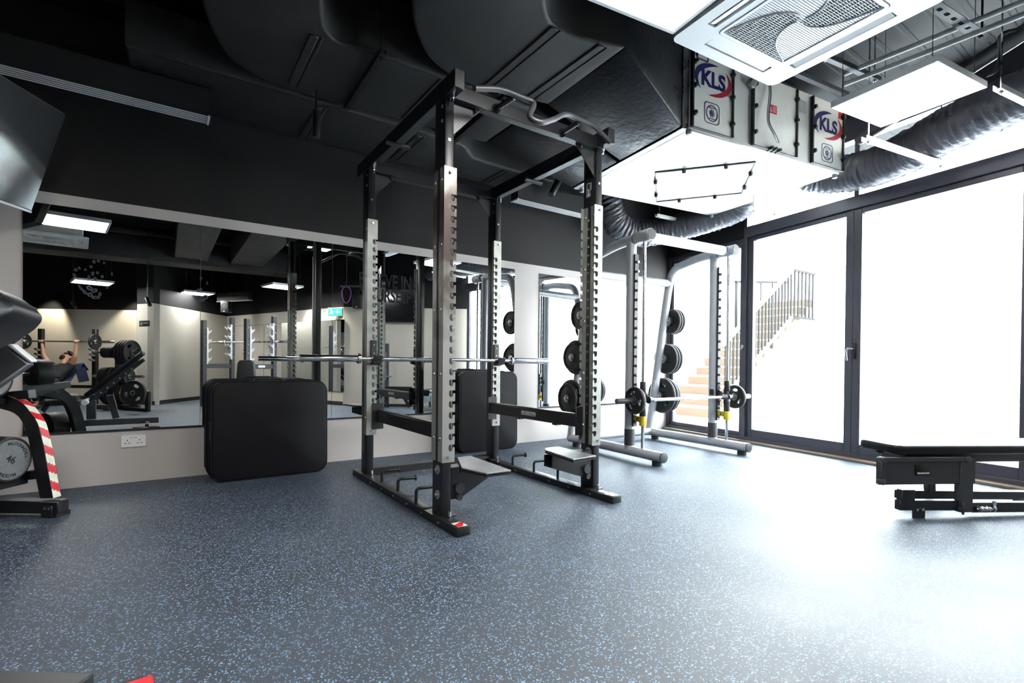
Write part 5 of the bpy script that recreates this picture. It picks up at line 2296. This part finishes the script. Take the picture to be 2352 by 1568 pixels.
b_.cyl(p1 - d * .1, V(((p1 - d * .1).x, (p1 - d * .1).y, CEIL)), .006, n=8)
b_.build('flange', 'black_paint', pf, 0)
trapeze('ceiling_channel', 'grey open channel under the roof deck behind the air cassette', at(1885, 130, Z=2.98), at(2018, 188, Z=2.98), mt='dark_grey', cat='channel')
trapeze('ceiling_channel', 'dark channel under the roof deck above the ventilation unit', at(1800, 160, Z=3.05), at(1945, 222, Z=3.05), mt='dark_grey', cat='channel')
for i, (o_, lb) in enumerate(((0, 'upper pale conduit pipe running over the foil hose at the top right'), (.075, 'lower pale conduit pipe running over the foil hose at the top right'))):
    b_ = MB()
    a_, c_ = at(2030, 133, Z=3.0), at(2420, -25, Z=3.0)
    off = V((.0, 0, -o_))
    b_.cyl(a_ + off - (c_ - a_) * .3, c_ + off + (c_ - a_) * .3, .016, n=12)
    tag(b_.build('conduit_pipe', 'cable_grey'), lb, 'pipe', 'pale conduits above the foil hose')
b_ = MB()
b_.cyl(at(1975, 320, Z=2.98), at(2420, 30, Z=2.98), .05, n=20)
tag(b_.build('drain_pipe', 'dark_grey'), 'dark pipe running behind the foil hose along the glass', 'pipe')
b_ = MB()
b_.tube(smooth_path([at(2262, 175, Z=2.70), at(2290, 160, Z=2.78), at(2298, 120, Z=2.9), at(2300, 80, Z=2.98), at(2352, 65, Z=3.0), at(2420, 50, Z=3.02)], 8), .011, 10)
tag(b_.build('flexible_conduit', 'dark_grey'), 'dark flexible conduit looping from the hanging light panel to the pipes', 'cable')


# =================================================================== BACK OF THE ROOM (seen in the mirrors)
def rv(x, y, D):
    return rfl(at(x, y, D=D))


def rz_(x, y, z):
    return rfl(at(x, y, Z=z))


IR = V((.822, .5695, 0))        # what runs left to right in the mirror image
IF = V((.5696, -.822, 0))       # what recedes in the mirror image

# ---- four-post squat rack
DQ = 10.0
pD, pB = rv(629, 784, DQ), rv(532, 787, DQ * 1.045)
bd_ = V((pD.x - pB.x, pD.y - pB.y, 0)).normalized()
dq = V((-bd_.y, bd_.x, 0))
if dq.dot(IF) > 0:
    dq = -dq
QD, QB = V((pD.x, pD.y, 0)), V((pD.x, pD.y, 0)) - bd_ * 1.17
QC, QA = QD + dq * .62, QB + dq * .62
sqr = thing('squat_rack', 'dark four-post squat rack with pale hook plates, reflected in the mirror', 'squat rack', (QD + QA) / 2)
SQT = at(629, 726.5, D=DQ)[2]
for q, h, o_s in ((QA, SQT - .10, 1), (QC, SQT - .10, 1), (QB, SQT, -1), (QD, SQT, -1)):
    b_ = MB()
    b_.bar(q, q + V((0, 0, h)), .07, .085, up=dq, bev=.004)
    u_ = b_.build('upright', 'dark_grey', sqr)
    b_ = MB()
    # hook plate with four curved hooks
    pts = [(0, 0)]
    hp = []
    H = .72
    z0 = h - .86
    per = H / 4
    out = [(.0, 0), (.03, 0)]
    for k in range(4):
        zz = k * per
        out += [(.035, zz + .04), (.075, zz + .085), (.10, zz + .10), (.105, zz + .135), (.090, zz + .14), (.085, zz + .115), (.060, zz + .108), (.035, zz + .13)]
    out += [(.03, H), (0, H)]
    f = -dq * o_s if False else dq * (-1 if o_s > 0 else 1)
    m0 = tm(q + f * .030 + V((0, 0, z0)) - f.cross(V((0, 0, 1))) * -.0, f, (0, 0, 1))
    b_.prism(out, .010, m0 @ M.Translation((0, 0, -.047)))
    b_.prism(out, .010, m0 @ M.Translation((0, 0, .037)))
    b_.box((q.x + f.x * .045, q.y + f.y * .045, z0 + H / 2), (.008, .085, H), Euler((0, 0, atan2(f.y, f.x))))
    b_.build('hook_plate', 'white_slat', u_, 30)
    b_ = MB()
    for k in range(5):
        for s_ in (-1, 1):
            b_.ball(q + bd_ * s_ * .036 + V((0, 0, z0 + .05 + k * .16)), .011, n=8)
    build_each(b_, 'bolt', 'chrome', u_)
for a_, c_, lg in ((QA, QB, 0), (QC, QD, 1)):
    b_ = MB()
    b_.bar(a_ + V((0, 0, .80)), c_ + V((0, 0, .80)), .05, .09, bev=.004)
    b_.bar(a_ + V((0, 0, .05)), c_ + V((0, 0, .05)), .06, .08)
    sb = b_.build('side_beam', 'dark_grey', sqr)
    if lg:
        b_ = MB()
        cen = (a_ + c_) / 2 + bd_ * .027 + V((0, 0, .80))
        b_.prism(rrect(.16, .045, .02), .002, tm(cen, dq, (0, 0, 1)))
        b_.build('badge', 'white_paint', sb, 0)
b_ = MB()
b_.bar(QB + V((0, 0, .12)), QD + V((0, 0, .12)), .06, .08)
b_.build('rear_beam', 'dark_grey', sqr)
bz = at(575, 786, D=DQ * 1.03)[2]
barbell('barbell', 'empty barbell resting on the hooks of the reflected squat rack', (QB + QD) / 2 + dq * .075 + V((0, 0, bz)), bd_)

# ---- upright-backed bench in front of the squat rack
ub = rz_(563, 905, 0.0)
ub = V((ub.x, ub.y, 0))
q = rv(563, 850, 9.0)
ub = V((q.x, q.y, 0))
bn = thing('upright_bench', 'dark bench with upright tapered backrest, reflected beside the squat rack', 'bench', ub)
b_ = MB()
b_.prism([(-.17, 0), (.17, 0), (.15, .30), (.11, .36), (-.11, .36), (-.15, .30)], .07, tm(ub + V((0, 0, .56)), IR, (0, 0, 1)), bev=.02, seg=3)
b_.build('backrest', 'dark_grey', bn)
b_ = MB()
b_.box((ub.x, ub.y, .48), (.36, .40, .08), Euler((0, 0, atan2(IR.y, IR.x))), bev=.02)
b_.build('seat', 'vinyl', bn)
b_ = MB()
b_.bar(ub + V((0, 0, .02)), ub + V((0, 0, .45)), .08, .08, up=IR)
b_.bar(ub - IR * .3 + V((0, 0, .03)), ub + IR * .3 + V((0, 0, .03)), .06, .06)
b_.build('stand', 'black_paint', bn)

# ---- plate tree with its plates
DT = 9.2
pt_ = rv(272, 880, DT)
pt_ = V((pt_.x, pt_.y, 0))
tree = thing('plate_tree', 'black plate tree loaded with weight plates, reflected behind the incline bench', 'weight rack', pt_)
b_ = MB()
b_.bar(pt_, pt_ + V((0, 0, 1.12)), .09, .07, up=IR, bev=.004)
b_.build('post', 'dark_grey', tree)
b_ = MB()
b_.bar(pt_ - IR * .38 + V((0, 0, .04)), pt_ + IR * .38 + V((0, 0, .04)), .07, .07)
b_.bar(pt_ - IF * .3 + V((0, 0, .04)), pt_ + IF * .3 + V((0, 0, .04)), .07, .07)
b_.build('base', 'black_paint', tree)
for zz in (1.04, .60, .28):
    b_ = MB()
    b_.cyl(pt_ - IR * .46 + V((0, 0, zz)), pt_ + IR * .46 + V((0, 0, zz)), .0245, n=14)
    b_.build('peg', 'steel', tree)
names_ = {0: 'top', 1: 'middle', 2: 'bottom'}
for k, (zz, left, right) in enumerate(((1.04, [(.105, .032)] * 6, [(.225, .05)] * 4), (.60, [(.17, .04)] * 5, [(.15, .035)] * 4), (.28, [(.20, .045)] * 3, [(.19, .05)] * 2))):
    for sd, lst in ((-1, left), (1, right)):
        off = .06
        for i, (R_, th) in enumerate(lst):
            off += th / 2 + .002
            plate(pt_ + IR * sd * off + V((0, 0, zz)), IR * sd, R_, th,
                  'black plate on the %s %s peg of the reflected plate tree, %s from the post' % (names_[k], 'left' if sd < 0 else 'right', ['first', 'second', 'third', 'fourth', 'fifth', 'sixth'][i]),
                  R_ > .18, 'plates on the reflected plate tree', roll=random.uniform(0, 6))
            off += th / 2
q = rv(307, 902, DT - .7)
plate(q, -IF, .215, .05, 'large black grip plate standing face-on beside the reflected plate tree', True, 'plates on the reflected plate tree', roll=.4)
b_ = MB()
b_.cyl(q, q + IF * .35, .024, n=12)
b_.bar(q + IF * .33 + V((0, 0, -q.z)), q + IF * .33, .06, .06, up=IR)
b_.bar(q + IF * .33 + V((0, 0, -q.z + .03)), V((pt_.x, pt_.y, .03)), .06, .05)
b_.build('side_peg', 'black_paint', tree)
yt_ = rv(279, 899, DT - .6)
b_ = MB()
b_.box(yt_, (.05, .012, .10), Euler((0, .4, .6)), bev=.004)
tg = b_.build('yellow_tag', 'yellow_plastic', tree)

# ---- bench press station with a person lying on it
DP = 10.0
hR = rv(177, 788, DP)
hand_z = hR.z
hL = hR - IR * .70
stn = thing('bench_press_station', 'black bench press stand with upright posts, reflected behind the person', 'bench', V((hR.x, hR.y, 0)))
upc = rv(219, 800, DP + .25)
for off in (0, -1.1):
    p = V((upc.x, upc.y, 0)) + IR * off
    b_ = MB()
    b_.bar(p, p + V((0, 0, 1.52)), .075, .085, up=IR, bev=.004)
    po = b_.build('post', 'black_paint', stn)
    b_ = MB()
    for zz in (1.08, .98, .88):
        b_.bar(p - IF * .04 + V((0, 0, zz)), p - IF * .13 + V((0, 0, zz + .03)), .06, .03)
    build_each(b_, 'hook', 'steel', po)
b_ = MB()
p = V((upc.x, upc.y, 0))
b_.bar(p - IR * 1.1 + V((0, 0, .35)), p + V((0, 0, .35)), .06, .06)
b_.bar(p - IR * .55 + V((0, 0, .06)), p - IR * .55 - IF * 1.2 + V((0, 0, .06)), .07, .07)
b_.bar(p - IR * .55 - IF * 1.15 + V((0, 0, .06)), p - IR * .55 - IF * 1.15 + V((0, 0, .42)), .06, .06, up=IF)
b_.build('frame', 'black_paint', stn)
shm = V((hR.x, hR.y, 0)) - IR * .31 + V((0, 0, .74))          # between the shoulders
hip = shm - IF * .40 + IR * .12 + V((0, 0, -.30))
ax_ = (shm - hip).normalized()
bx_n = ax_.cross(IR).normalized()
if bx_n.z < 0:
    bx_n = -bx_n
b_ = MB()
mid = (shm + hip) / 2 + ax_ * .04 - bx_n * .19
b_.bar(hip - bx_n * .19 - ax_ * .1, shm - bx_n * .19 + ax_ * .26, .30, .07, up=bx_n, bev=.02, seg=2)
b_.box(hip - IF * .25 - V((0, 0, .14)), (.34, .34, .07), Euler((0, 0, atan2(IR.y, IR.x))), bev=.02)
b_.build('pads', 'vinyl', stn)
b_ = MB()
b_.bar(shm - bx_n * .145 - ax_ * .36, shm - bx_n * .145 + ax_ * .30, .44, .012, up=bx_n, bev=.003)
b_.bar(shm - bx_n * .145 + ax_ * .30 + IR * .0, shm - bx_n * .34 + ax_ * .32, .42, .012, up=ax_)
b_.bar(shm - bx_n * .15 + IR * .21 + ax_ * .2, shm - bx_n * .40 + IR * .23 + ax_ * .05, .012, .30, up=ax_)
tag(b_.build('towel', 'towel'), 'dark blue towel draped over the bench under the person', 'towel')


def skin_body(name, joints, edges, mt, parent=None, sub=2, label=None):
    me = bpy.data.meshes.new(name)
    me.from_pydata([tuple(j[0]) for j in joints], edges, [])
    o = bpy.data.objects.new(name, me)
    C.objects.link(o)
    mo = o.modifiers.new('skin', 'SKIN')
    mo.use_smooth_shade = True
    for i, v in enumerate(me.skin_vertices[0].data):
        r = joints[i][1]
        v.radius = r if isinstance(r, tuple) else (r, r)
        v.use_root = (i == 0)
    sb = o.modifiers.new('sub', 'SUBSURF')
    sb.levels = sub
    sb.render_levels = sub
    dg = bpy.context.evaluated_depsgraph_get()
    ev = o.evaluated_get(dg)
    me2 = bpy.data.meshes.new_from_object(ev)
    me2.name = name
    o.modifiers.clear()
    o.data = me2
    me2.materials.clear()
    me2.materials.append(MATS[mt])
    for p in me2.polygons:
        p.use_smooth = True
    if parent:
        o.parent = parent
        me2.transform(world(parent).inverted())
    return o


sR, sL = shm + IR * .19, shm - IR * .19
hdc = shm + ax_ * .24 + bx_n * .06
eR = sR.lerp(hR, .5) + IR * .035 - ax_ * .03
eL = sL.lerp(hL, .5) - IR * .05 - ax_ * .03
knR, knL = hip - IF * .42 + IR * .16 + V((0, 0, .08)), hip - IF * .42 - IR * .16 + V((0, 0, .08))
ftR, ftL = V((knR.x, knR.y, .07)) - IF * .06 + IR * .05, V((knL.x, knL.y, .07)) - IF * .06 - IR * .05
J = [(hip, .105), (hip.lerp(shm, .45), .115), (hip.lerp(shm, .85), .13), (shm + ax_ * .05, .075), (shm + ax_ * .13 + bx_n * .02, .050), (hdc, .085), (hdc + ax_ * .09, .07),
     (sR, .068), (eR, .042), (hR - (hR - eR).normalized() * .05, .028), (hR, .030),
     (sL, .068), (eL, .042), (hL - (hL - eL).normalized() * .05, .028), (hL, .030),
     (hip + IR * .09 - IF * .04, .085), (knR, .055), (ftR, .040), (ftR - IF * .17 - V((0, 0, .03)), .032),
     (hip - IR * .09 - IF * .04, .085), (knL, .055), (ftL, .040), (ftL - IF * .17 - V((0, 0, .03)), .032)]
E_ = [(0, 1), (1, 2), (2, 3), (3, 4), (4, 5), (5, 6), (2, 7), (7, 8), (8, 9), (9, 10), (2, 11), (11, 12), (12, 13), (13, 14), (0, 15), (15, 16), (16, 17), (17, 18), (0, 19), (19, 20), (20, 21), (21, 22)]
per = skin_body('person', J, E_, 'skin')
tag(per, 'person in black shirt lying back on a bench pressing a barbell, seen mirrored', 'person')
g = 1.12
shirt_j = [(J[0][0], .105 * g), (J[1][0], .115 * 1.16), (J[2][0], .13 * 1.16), (J[3][0], .098), (sR, .068 * 1.32), (sR.lerp(eR, .5), .058 * 1.3), (sL, .068 * 1.32), (sL.lerp(eL, .5), .058 * 1.3)]
skin_body('shirt', shirt_j, [(0, 1), (1, 2), (2, 3), (2, 4), (4, 5), (2, 6), (6, 7)], 'shirt', per)
tr_j = [(J[0][0], .105 * 1.15), (J[15][0], .085 * 1.15), (J[16][0], .055 * 1.3), (J[17][0] + V((0, 0, .05)), .040 * 1.35), (J[19][0], .085 * 1.15), (J[20][0], .055 * 1.3), (J[21][0] + V((0, 0, .05)), .040 * 1.35)]
skin_body('trousers', tr_j, [(0, 1), (1, 2), (2, 3), (0, 4), (4, 5), (5, 6)], 'trousers', per)
# head details: face looks up and slightly to the left in the mirror
fu = (bx_n * .9 - ax_ * .1).normalized()          # face direction
hm = tm(hdc + ax_ * .035, IR, ax_)                # local: x right, y crown, z out of the face or away
if hm.to_3x3().col[2].dot(fu) < 0:
    hm = tm(hdc + ax_ * .035, -IR, ax_)
b_ = MB(hm)
for k in range(46):
    a = random.uniform(0, 2 * pi)
    e = random.uniform(-.2, 1.4)
    x, y, z = .082 * cos(a) * cos(e), .05 + .085 * sin(e), .09 * sin(a) * cos(e)
    if z > .055 and y < .09:
        continue
    b_.ball((x, y, z - .01), .027, n=8)
b_.build('hair', 'hair', per)
b_ = MB(hm)
b_.ball((0, -.060, .055), .045, (1.1, .9, .8), 12)
b_.ball((0, -.085, .03), .05, (1.1, .7, 1.0), 12)
b_.build('beard', 'hair', per)
b_ = MB(hm)
b_.ball((0, -.012, .098), .016, (1, 1.5, 1.3), 10)
b_.ball((.088, .005, -.005), .020, (.5, 1.4, 1), 10)
b_.ball((-.088, .005, -.005), .020, (.5, 1.4, 1), 10)
b_.build('nose_and_ears', 'skin', per)
b_ = MB(hm)
for s_ in (-1, 1):
    b_.ball((s_ * .032, .016, .082), .011, n=8)
    b_.bar((s_ * .018, .034, .088), (s_ * .048, .034, .080), .006, .006)
build_each(b_, 'eye', 'hair', per)
# hands: fingers wrapped round the bar
for hnd, el in ((hR, eR), (hL, eL)):
    fd = (hnd - el).normalized()
    side = fd.cross(IR).normalized()
    for k in range(4):
        o_ = IR * (-.033 + .022 * k)
        ln_ = [.95, 1.05, 1.0, .82][k]
        path = []
        for i in range(7):
            a = -.6 + i * .62 * ln_
            path.append(hnd + o_ + fd * .030 + (side * cos(a) + fd * sin(a)) * .027)
        f_ = MB()
        f_.tube(path, .0095, 8)
        f_.build('finger', 'skin', per)
    f_ = MB()
    f_.tube([hnd - IR * .045, hnd - IR * .05 - side * .02 + fd * .02, hnd - IR * .035 - side * .03 + fd * .045, hnd - IR * .01 - side * .02 + fd * .055], .0105, 8)
    f_.build('thumb', 'skin', per)
for ft in (ftR, ftL):
    b_ = MB()
    b_.bar(V((ft.x, ft.y, .035)) + IF * .06, V((ft.x, ft.y, .035)) - IF * .20, .095, .07, bev=.025, seg=3)
    b_.build('shoe', 'shoe', per)
fdm = (hR - eR).normalized()
barc = (hR + hL) / 2 + fdm * .032
barbell('barbell', 'barbell held up by the person lying on the bench', barc, IR)
q = rv(213, 787, DP)
for s_, lb in ((1, 'round black plate on the barbell held by the person, right end in the mirror'), (-1, 'round black plate on the barbell held by the person, far left end')):
    plate(barc + IR * s_ * .705, IR * s_ * .8 + IF * .6 if False else IR * s_, .155, .035, lb, True, 'plates on the held barbell')

# ---- benches reflected on the right
q = rz_(880, 905, .40)
q = V((q.x, q.y, 0))
obx = rv(900, 900, 10.0)
ob0 = V((obx.x, obx.y, 0))
ob = thing('olympic_bench', 'long dark bench with a tall slotted post, reflected between the rack posts', 'bench', ob0)
b_ = MB()
b_.bar(ob0 - IR * .34 + V((0, 0, .36)), ob0 + IR * .40 + V((0, 0, .36)), .10, .13, bev=.006)
fr3 = b_.build('seat_frame', 'black_paint', ob)
b_ = MB()
b_.prism(rrect(.16, .05, .02), .002, tm(ob0 - IF * .052 + IR * .02 + V((0, 0, .36)), IR, (0, 0, 1)))
b_.build('badge', 'graphite', fr3, 0)
for s_ in (-.22, .22):
    b_ = MB()
    b_.bar(ob0 + IR * s_ * .8 + V((0, 0, .32)), ob0 + IR * s_ * 1.6 + V((0, 0, .02)), .06, .06)
    b_.build('leg', 'black_paint', ob)
b_ = MB()
b_.bar(ob0 - IR * .36 + V((0, 0, .05)), ob0 + IR * .40 + V((0, 0, .05)), .06, .05)
b_.build('base_rail', 'black_paint', ob)
b_ = MB()
b_.bar(ob0 - IR * .13 + IF * .12, ob0 - IR * .13 + IF * .12 + V((0, 0, 1.28)), .07, .075, up=IR, bev=.003)
b_.build('post', 'dark_grey', ob)
b_ = MB()
b_.bar(ob0 - IR * .155 + IF * .06 + V((0, 0, .55)), ob0 - IR * .155 + IF * .06 + V((0, 0, 1.1)), .02, .06, up=IR)
b_.bar(ob0 - IR * .20 + IF * .06 + V((0, 0, .62)), ob0 - IR * .02 + IF * .06 + V((0, 0, .62)), .06, .03)
b_.build('post_rack', 'steel', ob)

# ---- far wall fittings
q = rfl(at(778, 717, pl=WVP)) + wn * .10
sg = thing('exit_sign', 'green lit exit sign with white arrow on the far wall above the far mirror', 'exit sign', q)
b_ = MB(tm(q, -IR, (0, 0, 1)))
b_.box((0, 0, -.025), (.30, .17, .04), bev=.006)
b_.build('housing', 'white_plastic', sg)
b_ = MB(tm(q, -IR, (0, 0, 1)))
b_.box((0, 0, .0), (.28, .15, .004))
fc = b_.build('face', 'green_sign', sg, 0)
b_ = MB(tm(q, -IR, (0, 0, 1)))
b_.prism([(-.05, -.012), (0, -.012), (0, -.035), (.045, 0), (0, .035), (0, .012), (-.05, .012)], .004, M.Translation((-.06, 0, .001)))
b_.prism([(-.02, -.05), (.0, -.05), (.01, -.01), (.03, -.05), (.045, -.05), (.025, .01), (.03, .03), (.0, .03), (-.03, .0), (-.02, -.01), (.0, .01)], .004, M.Translation((.06, 0, .001)))
b_.prism(circ(.014, 12, .082, .048), .004, M.Translation((0, 0, .001)))
b_.build('pictogram', 'sign_white', fc, 0)
for (px_, py_, D_, lb) in ((520, 704, 11.6, 'black wall speaker high in the far corner, reflected above the squat rack'), (822, 693, 10.3, 'black wall speaker reflected beside the rack post, right of the exit sign')):
    q = rv(px_, py_, D_)
    sp_ = thing('wall_speaker', lb, 'speaker', q, 0, 'black wall speakers')
    b_ = MB(tm(q, -IR, (0, 0, 1)))
    b_.box((0, 0, 0), (.19, .28, .17), bev=.015, seg=2)
    cb_ = b_.build('cabinet', 'black_plastic', sp_)
    b_ = MB(tm(q, -IR, (0, 0, 1)))
    b_.lathe([(0, .078), (.03, .082), (.065, .090), (.075, .088)], None, 24)
    b_.build('cone', 'black_rubber', cb_)
    b_ = MB(tm(q, -IR, (0, 0, 1)))
    b_.box((.01, -.115, .086), (.04, .014, .003))
    b_.build('badge', 'white_paint', cb_, 0)
    b_ = MB()
    b_.bar(q, q + V((0, 0, .25)), .04, .04, up=IR)
    b_.build('bracket', 'black_paint', sp_)
q = rfl(at(563, 808, pl=WVP)) + wn * .02  # modelled on the plain wall in place of its mirror reflection
b_ = MB(tm(q, -wd if (-wd).dot(IR) < 0 else wd, (0, 0, 1)))
b_.box((0, 0, 0), (.10, .10, .05), bev=.006)
fcp = b_.build('fire_call_point', 'red_label')
tag(fcp, 'small red fire call point on the far wall behind the squat rack', 'alarm button')
b_ = MB(tm(q + wn * .026, wd, (0, 0, 1)))
b_.box((0, 0, 0), (.05, .04, .004))
b_.build('call_glass', 'white_paint', fcp, 0)
# black door sign on the column end
cpl = (V((-.17, 7.75, 0)), V((.832, -.555, 0)))
q = rfl(at(333, 743, pl=cpl))
cn = V((-.832 * -1, -.555, 0)).normalized()
cd_ = (V((-.45, -8.17, 0)) - V((-.17, -7.75, 0))).normalized()
cn = V((cd_.y, -cd_.x, 0))
q = q + cn * .008
mq = tm(q, cd_ if tm(q, cd_, (0, 0, 1)).to_3x3().col[2].dot(cn) > 0 else -cd_, (0, 0, 1))
b_ = MB(mq)
b_.box((0, 0, 0), (.30, .115, .012), bev=.002)
ds = b_.build('wall_sign', 'black_plastic')
tag(ds, 'small black sign plate on the narrow end of the reflected column', 'sign')
b_ = MB(mq)
b_.holed([circ(.036, 24, .085, 0), circ(.030, 24, .085, 0)], .0085)
b_.prism([(.070, -.015), (.076, -.018), (.100, .015), (.094, .018)], .0085)
for k in range(9):
    b_.prism([(-.110 + k * .016, .004), (-.101 + k * .016, .004), (-.101 + k * .016, .018), (-.110 + k * .016, .018)], .0085)
b_.build('sign_print', 'white_print', ds, 0)
# second screen on the front wall
fpl = (V((5.26, 4.61, 0)) + V((-.04, -.07, 0)), V((.51, .86, 0)))
c4 = [rfl(at(x, y, pl=fpl)) for x, y in ((862, 662), (973, 667), (970, 742), (862, 738))]
tc2 = sum(c4, V()) / 4
fw = (V((3.05, -5.92, 0)) - V((5.26, -4.61, 0))).normalized()
fn = V((fw.y, -fw.x, 0))
tv2 = thing('wall_tv', 'flat screen on the front wall, reflected under the grey mirror lettering', 'television', tc2)
m2 = tm(tc2, fw, (0, 0, 1))
if m2.to_3x3().col[2].dot(fn) < 0:
    m2 = tm(tc2, -fw, (0, 0, 1))
w2 = abs((c4[0] - c4[1]).dot(fw))
h2 = (c4[1].z - c4[2].z)
b_ = MB(m2)
b_.box((0, 0, -.02), (w2, h2, .04), bev=.004)
hh_ = b_.build('housing', 'black_plastic', tv2)
b_ = MB(m2)
b_.box((0, 0, .001), (w2 - .02, h2 - .02, .003))
b_.build('screen', 'screen', tv2, 0)
b_ = MB(m2)
b_.box((0, 0, -.07), (.3, .3, .07))
b_.build('bracket', 'black_paint', tv2)
# linear fitting and spotlights at the back
p0, p1 = rz_(508, 694, 2.27), rz_(618, 688, 2.27)
diffuser('grey linear diffuser hanging at the back, reflected above the squat rack', p0, p0 + (p1 - p0).normalized() * 1.0, .11, 2.27)
for (px_, py_, qx_, qy_, D_, lb) in ((337, 684, 345, 701, 9.4, 'slim spotlight reflected above the column corner'), (166, 694, 174, 706, 11.0, 'dim spotlight reflected above the bench press, upper left')):
    spotlight(lb, rv(px_, py_, D_), rv(qx_, qy_, D_ - .1), .032)
b_ = MB()
q = rv(795, 677, 9.9)
ring = [q + IR * .09 * cos(a) + V((0, 0, .16 * sin(a))) + IF * .03 * sin(2 * a) for a in [2 * pi * i / 24 for i in range(24)]]
b_.tube(ring, .010, 8, closed=True)
tag(b_.build('resistance_band', 'purple_cable'), 'purple looped resistance band hanging at the back, reflected by the exit sign', 'exercise band')
b_ = MB()
b_.bar(q + V((0, 0, .17)) - IR * .12, q + V((0, 0, .17)) + IR * .35, .04, .03)
b_.cyl(q + V((0, 0, .17)), V((q.x, q.y, CEIL)), .006, n=8)
tag(b_.build('ceiling_hook_rail', 'dark_grey'), 'short grey rail under the ceiling carrying the purple band', 'rail')


# =================================================================== LIGHT
def lamp_spot(name, loc, tgt, energy, ang, col=(1, .86, .66), r=.03):
    l = bpy.data.lights.new(name, 'SPOT')
    l.energy = energy
    l.spot_size = RAD(ang)
    l.spot_blend = .6
    l.color = col
    l.shadow_soft_size = r
    o = bpy.data.objects.new(name, l)
    C.objects.link(o)
    o.location = loc
    o.rotation_euler = (V(tgt) - V(loc)).to_track_quat('-Z', 'Y').to_euler()
    return o


# wall washers at the back (the pools of light on the far walls)
for px_, py_ in ((95, 745), (290, 745)):
    fl_ = (V((-.51, 9.72, 0)), V((.5, .866, 0)))
    q = rfl(at(px_, py_, pl=(V((-2.03, 10.63, 0)), V((.51, .86, 0)))))
    lamp_spot('wall_washer', (q.x + .16, q.y + .45, 2.50), (q.x, q.y - .05, .9), 60, 70)
for px_, py_ in ((720, 735), (770, 728)):
    q = rfl(at(px_, py_, pl=WVP))
    lamp_spot('wall_washer', (q.x + wn.x * .40, q.y + wn.y * .40, 2.50), (q.x, q.y, .9), 50, 70)

w = bpy.data.worlds.new('sky')
SC.world = w
w.use_nodes = True
nt = w.node_tree
bg = nt.nodes['Background']
tcw = nt.nodes.new('ShaderNodeTexCoord')
sw = nt.nodes.new('ShaderNodeSeparateXYZ')
nt.links.new(tcw.outputs['Generated'], sw.inputs[0])
rw = nt.nodes.new('ShaderNodeValToRGB')
rw.color_ramp.elements[0].position = .45
rw.color_ramp.elements[0].color = (.75, .73, .70, 1)
rw.color_ramp.elements[1].position = .9
rw.color_ramp.elements[1].color = (.74, .86, 1.0, 1)
mw = nt.nodes.new('ShaderNodeMapRange')
mw.inputs['From Min'].default_value = -1
mw.inputs['From Max'].default_value = 1
nt.links.new(sw.outputs['Z'], mw.inputs['Value'])
nt.links.new(mw.outputs['Result'], rw.inputs['Fac'])
nt.links.new(rw.outputs['Color'], bg.inputs['Color'])
bg.inputs['Strength'].default_value = 10.5

vs_ = SC.view_settings
vs_.view_transform = 'Standard'
vs_.look = 'None'
vs_.gamma = 1
vs_.exposure = 1.6
vs_.use_curve_mapping = False
SC.cycles.max_bounces = 10
SC.cycles.diffuse_bounces = 4
SC.cycles.glossy_bounces = 6
SC.cycles.transmission_bounces = 6
SC.cycles.transparent_max_bounces = 16
SC.cycles.sample_clamp_indirect = 8.0
SC.cycles.caustics_reflective = False
SC.cycles.caustics_refractive = False
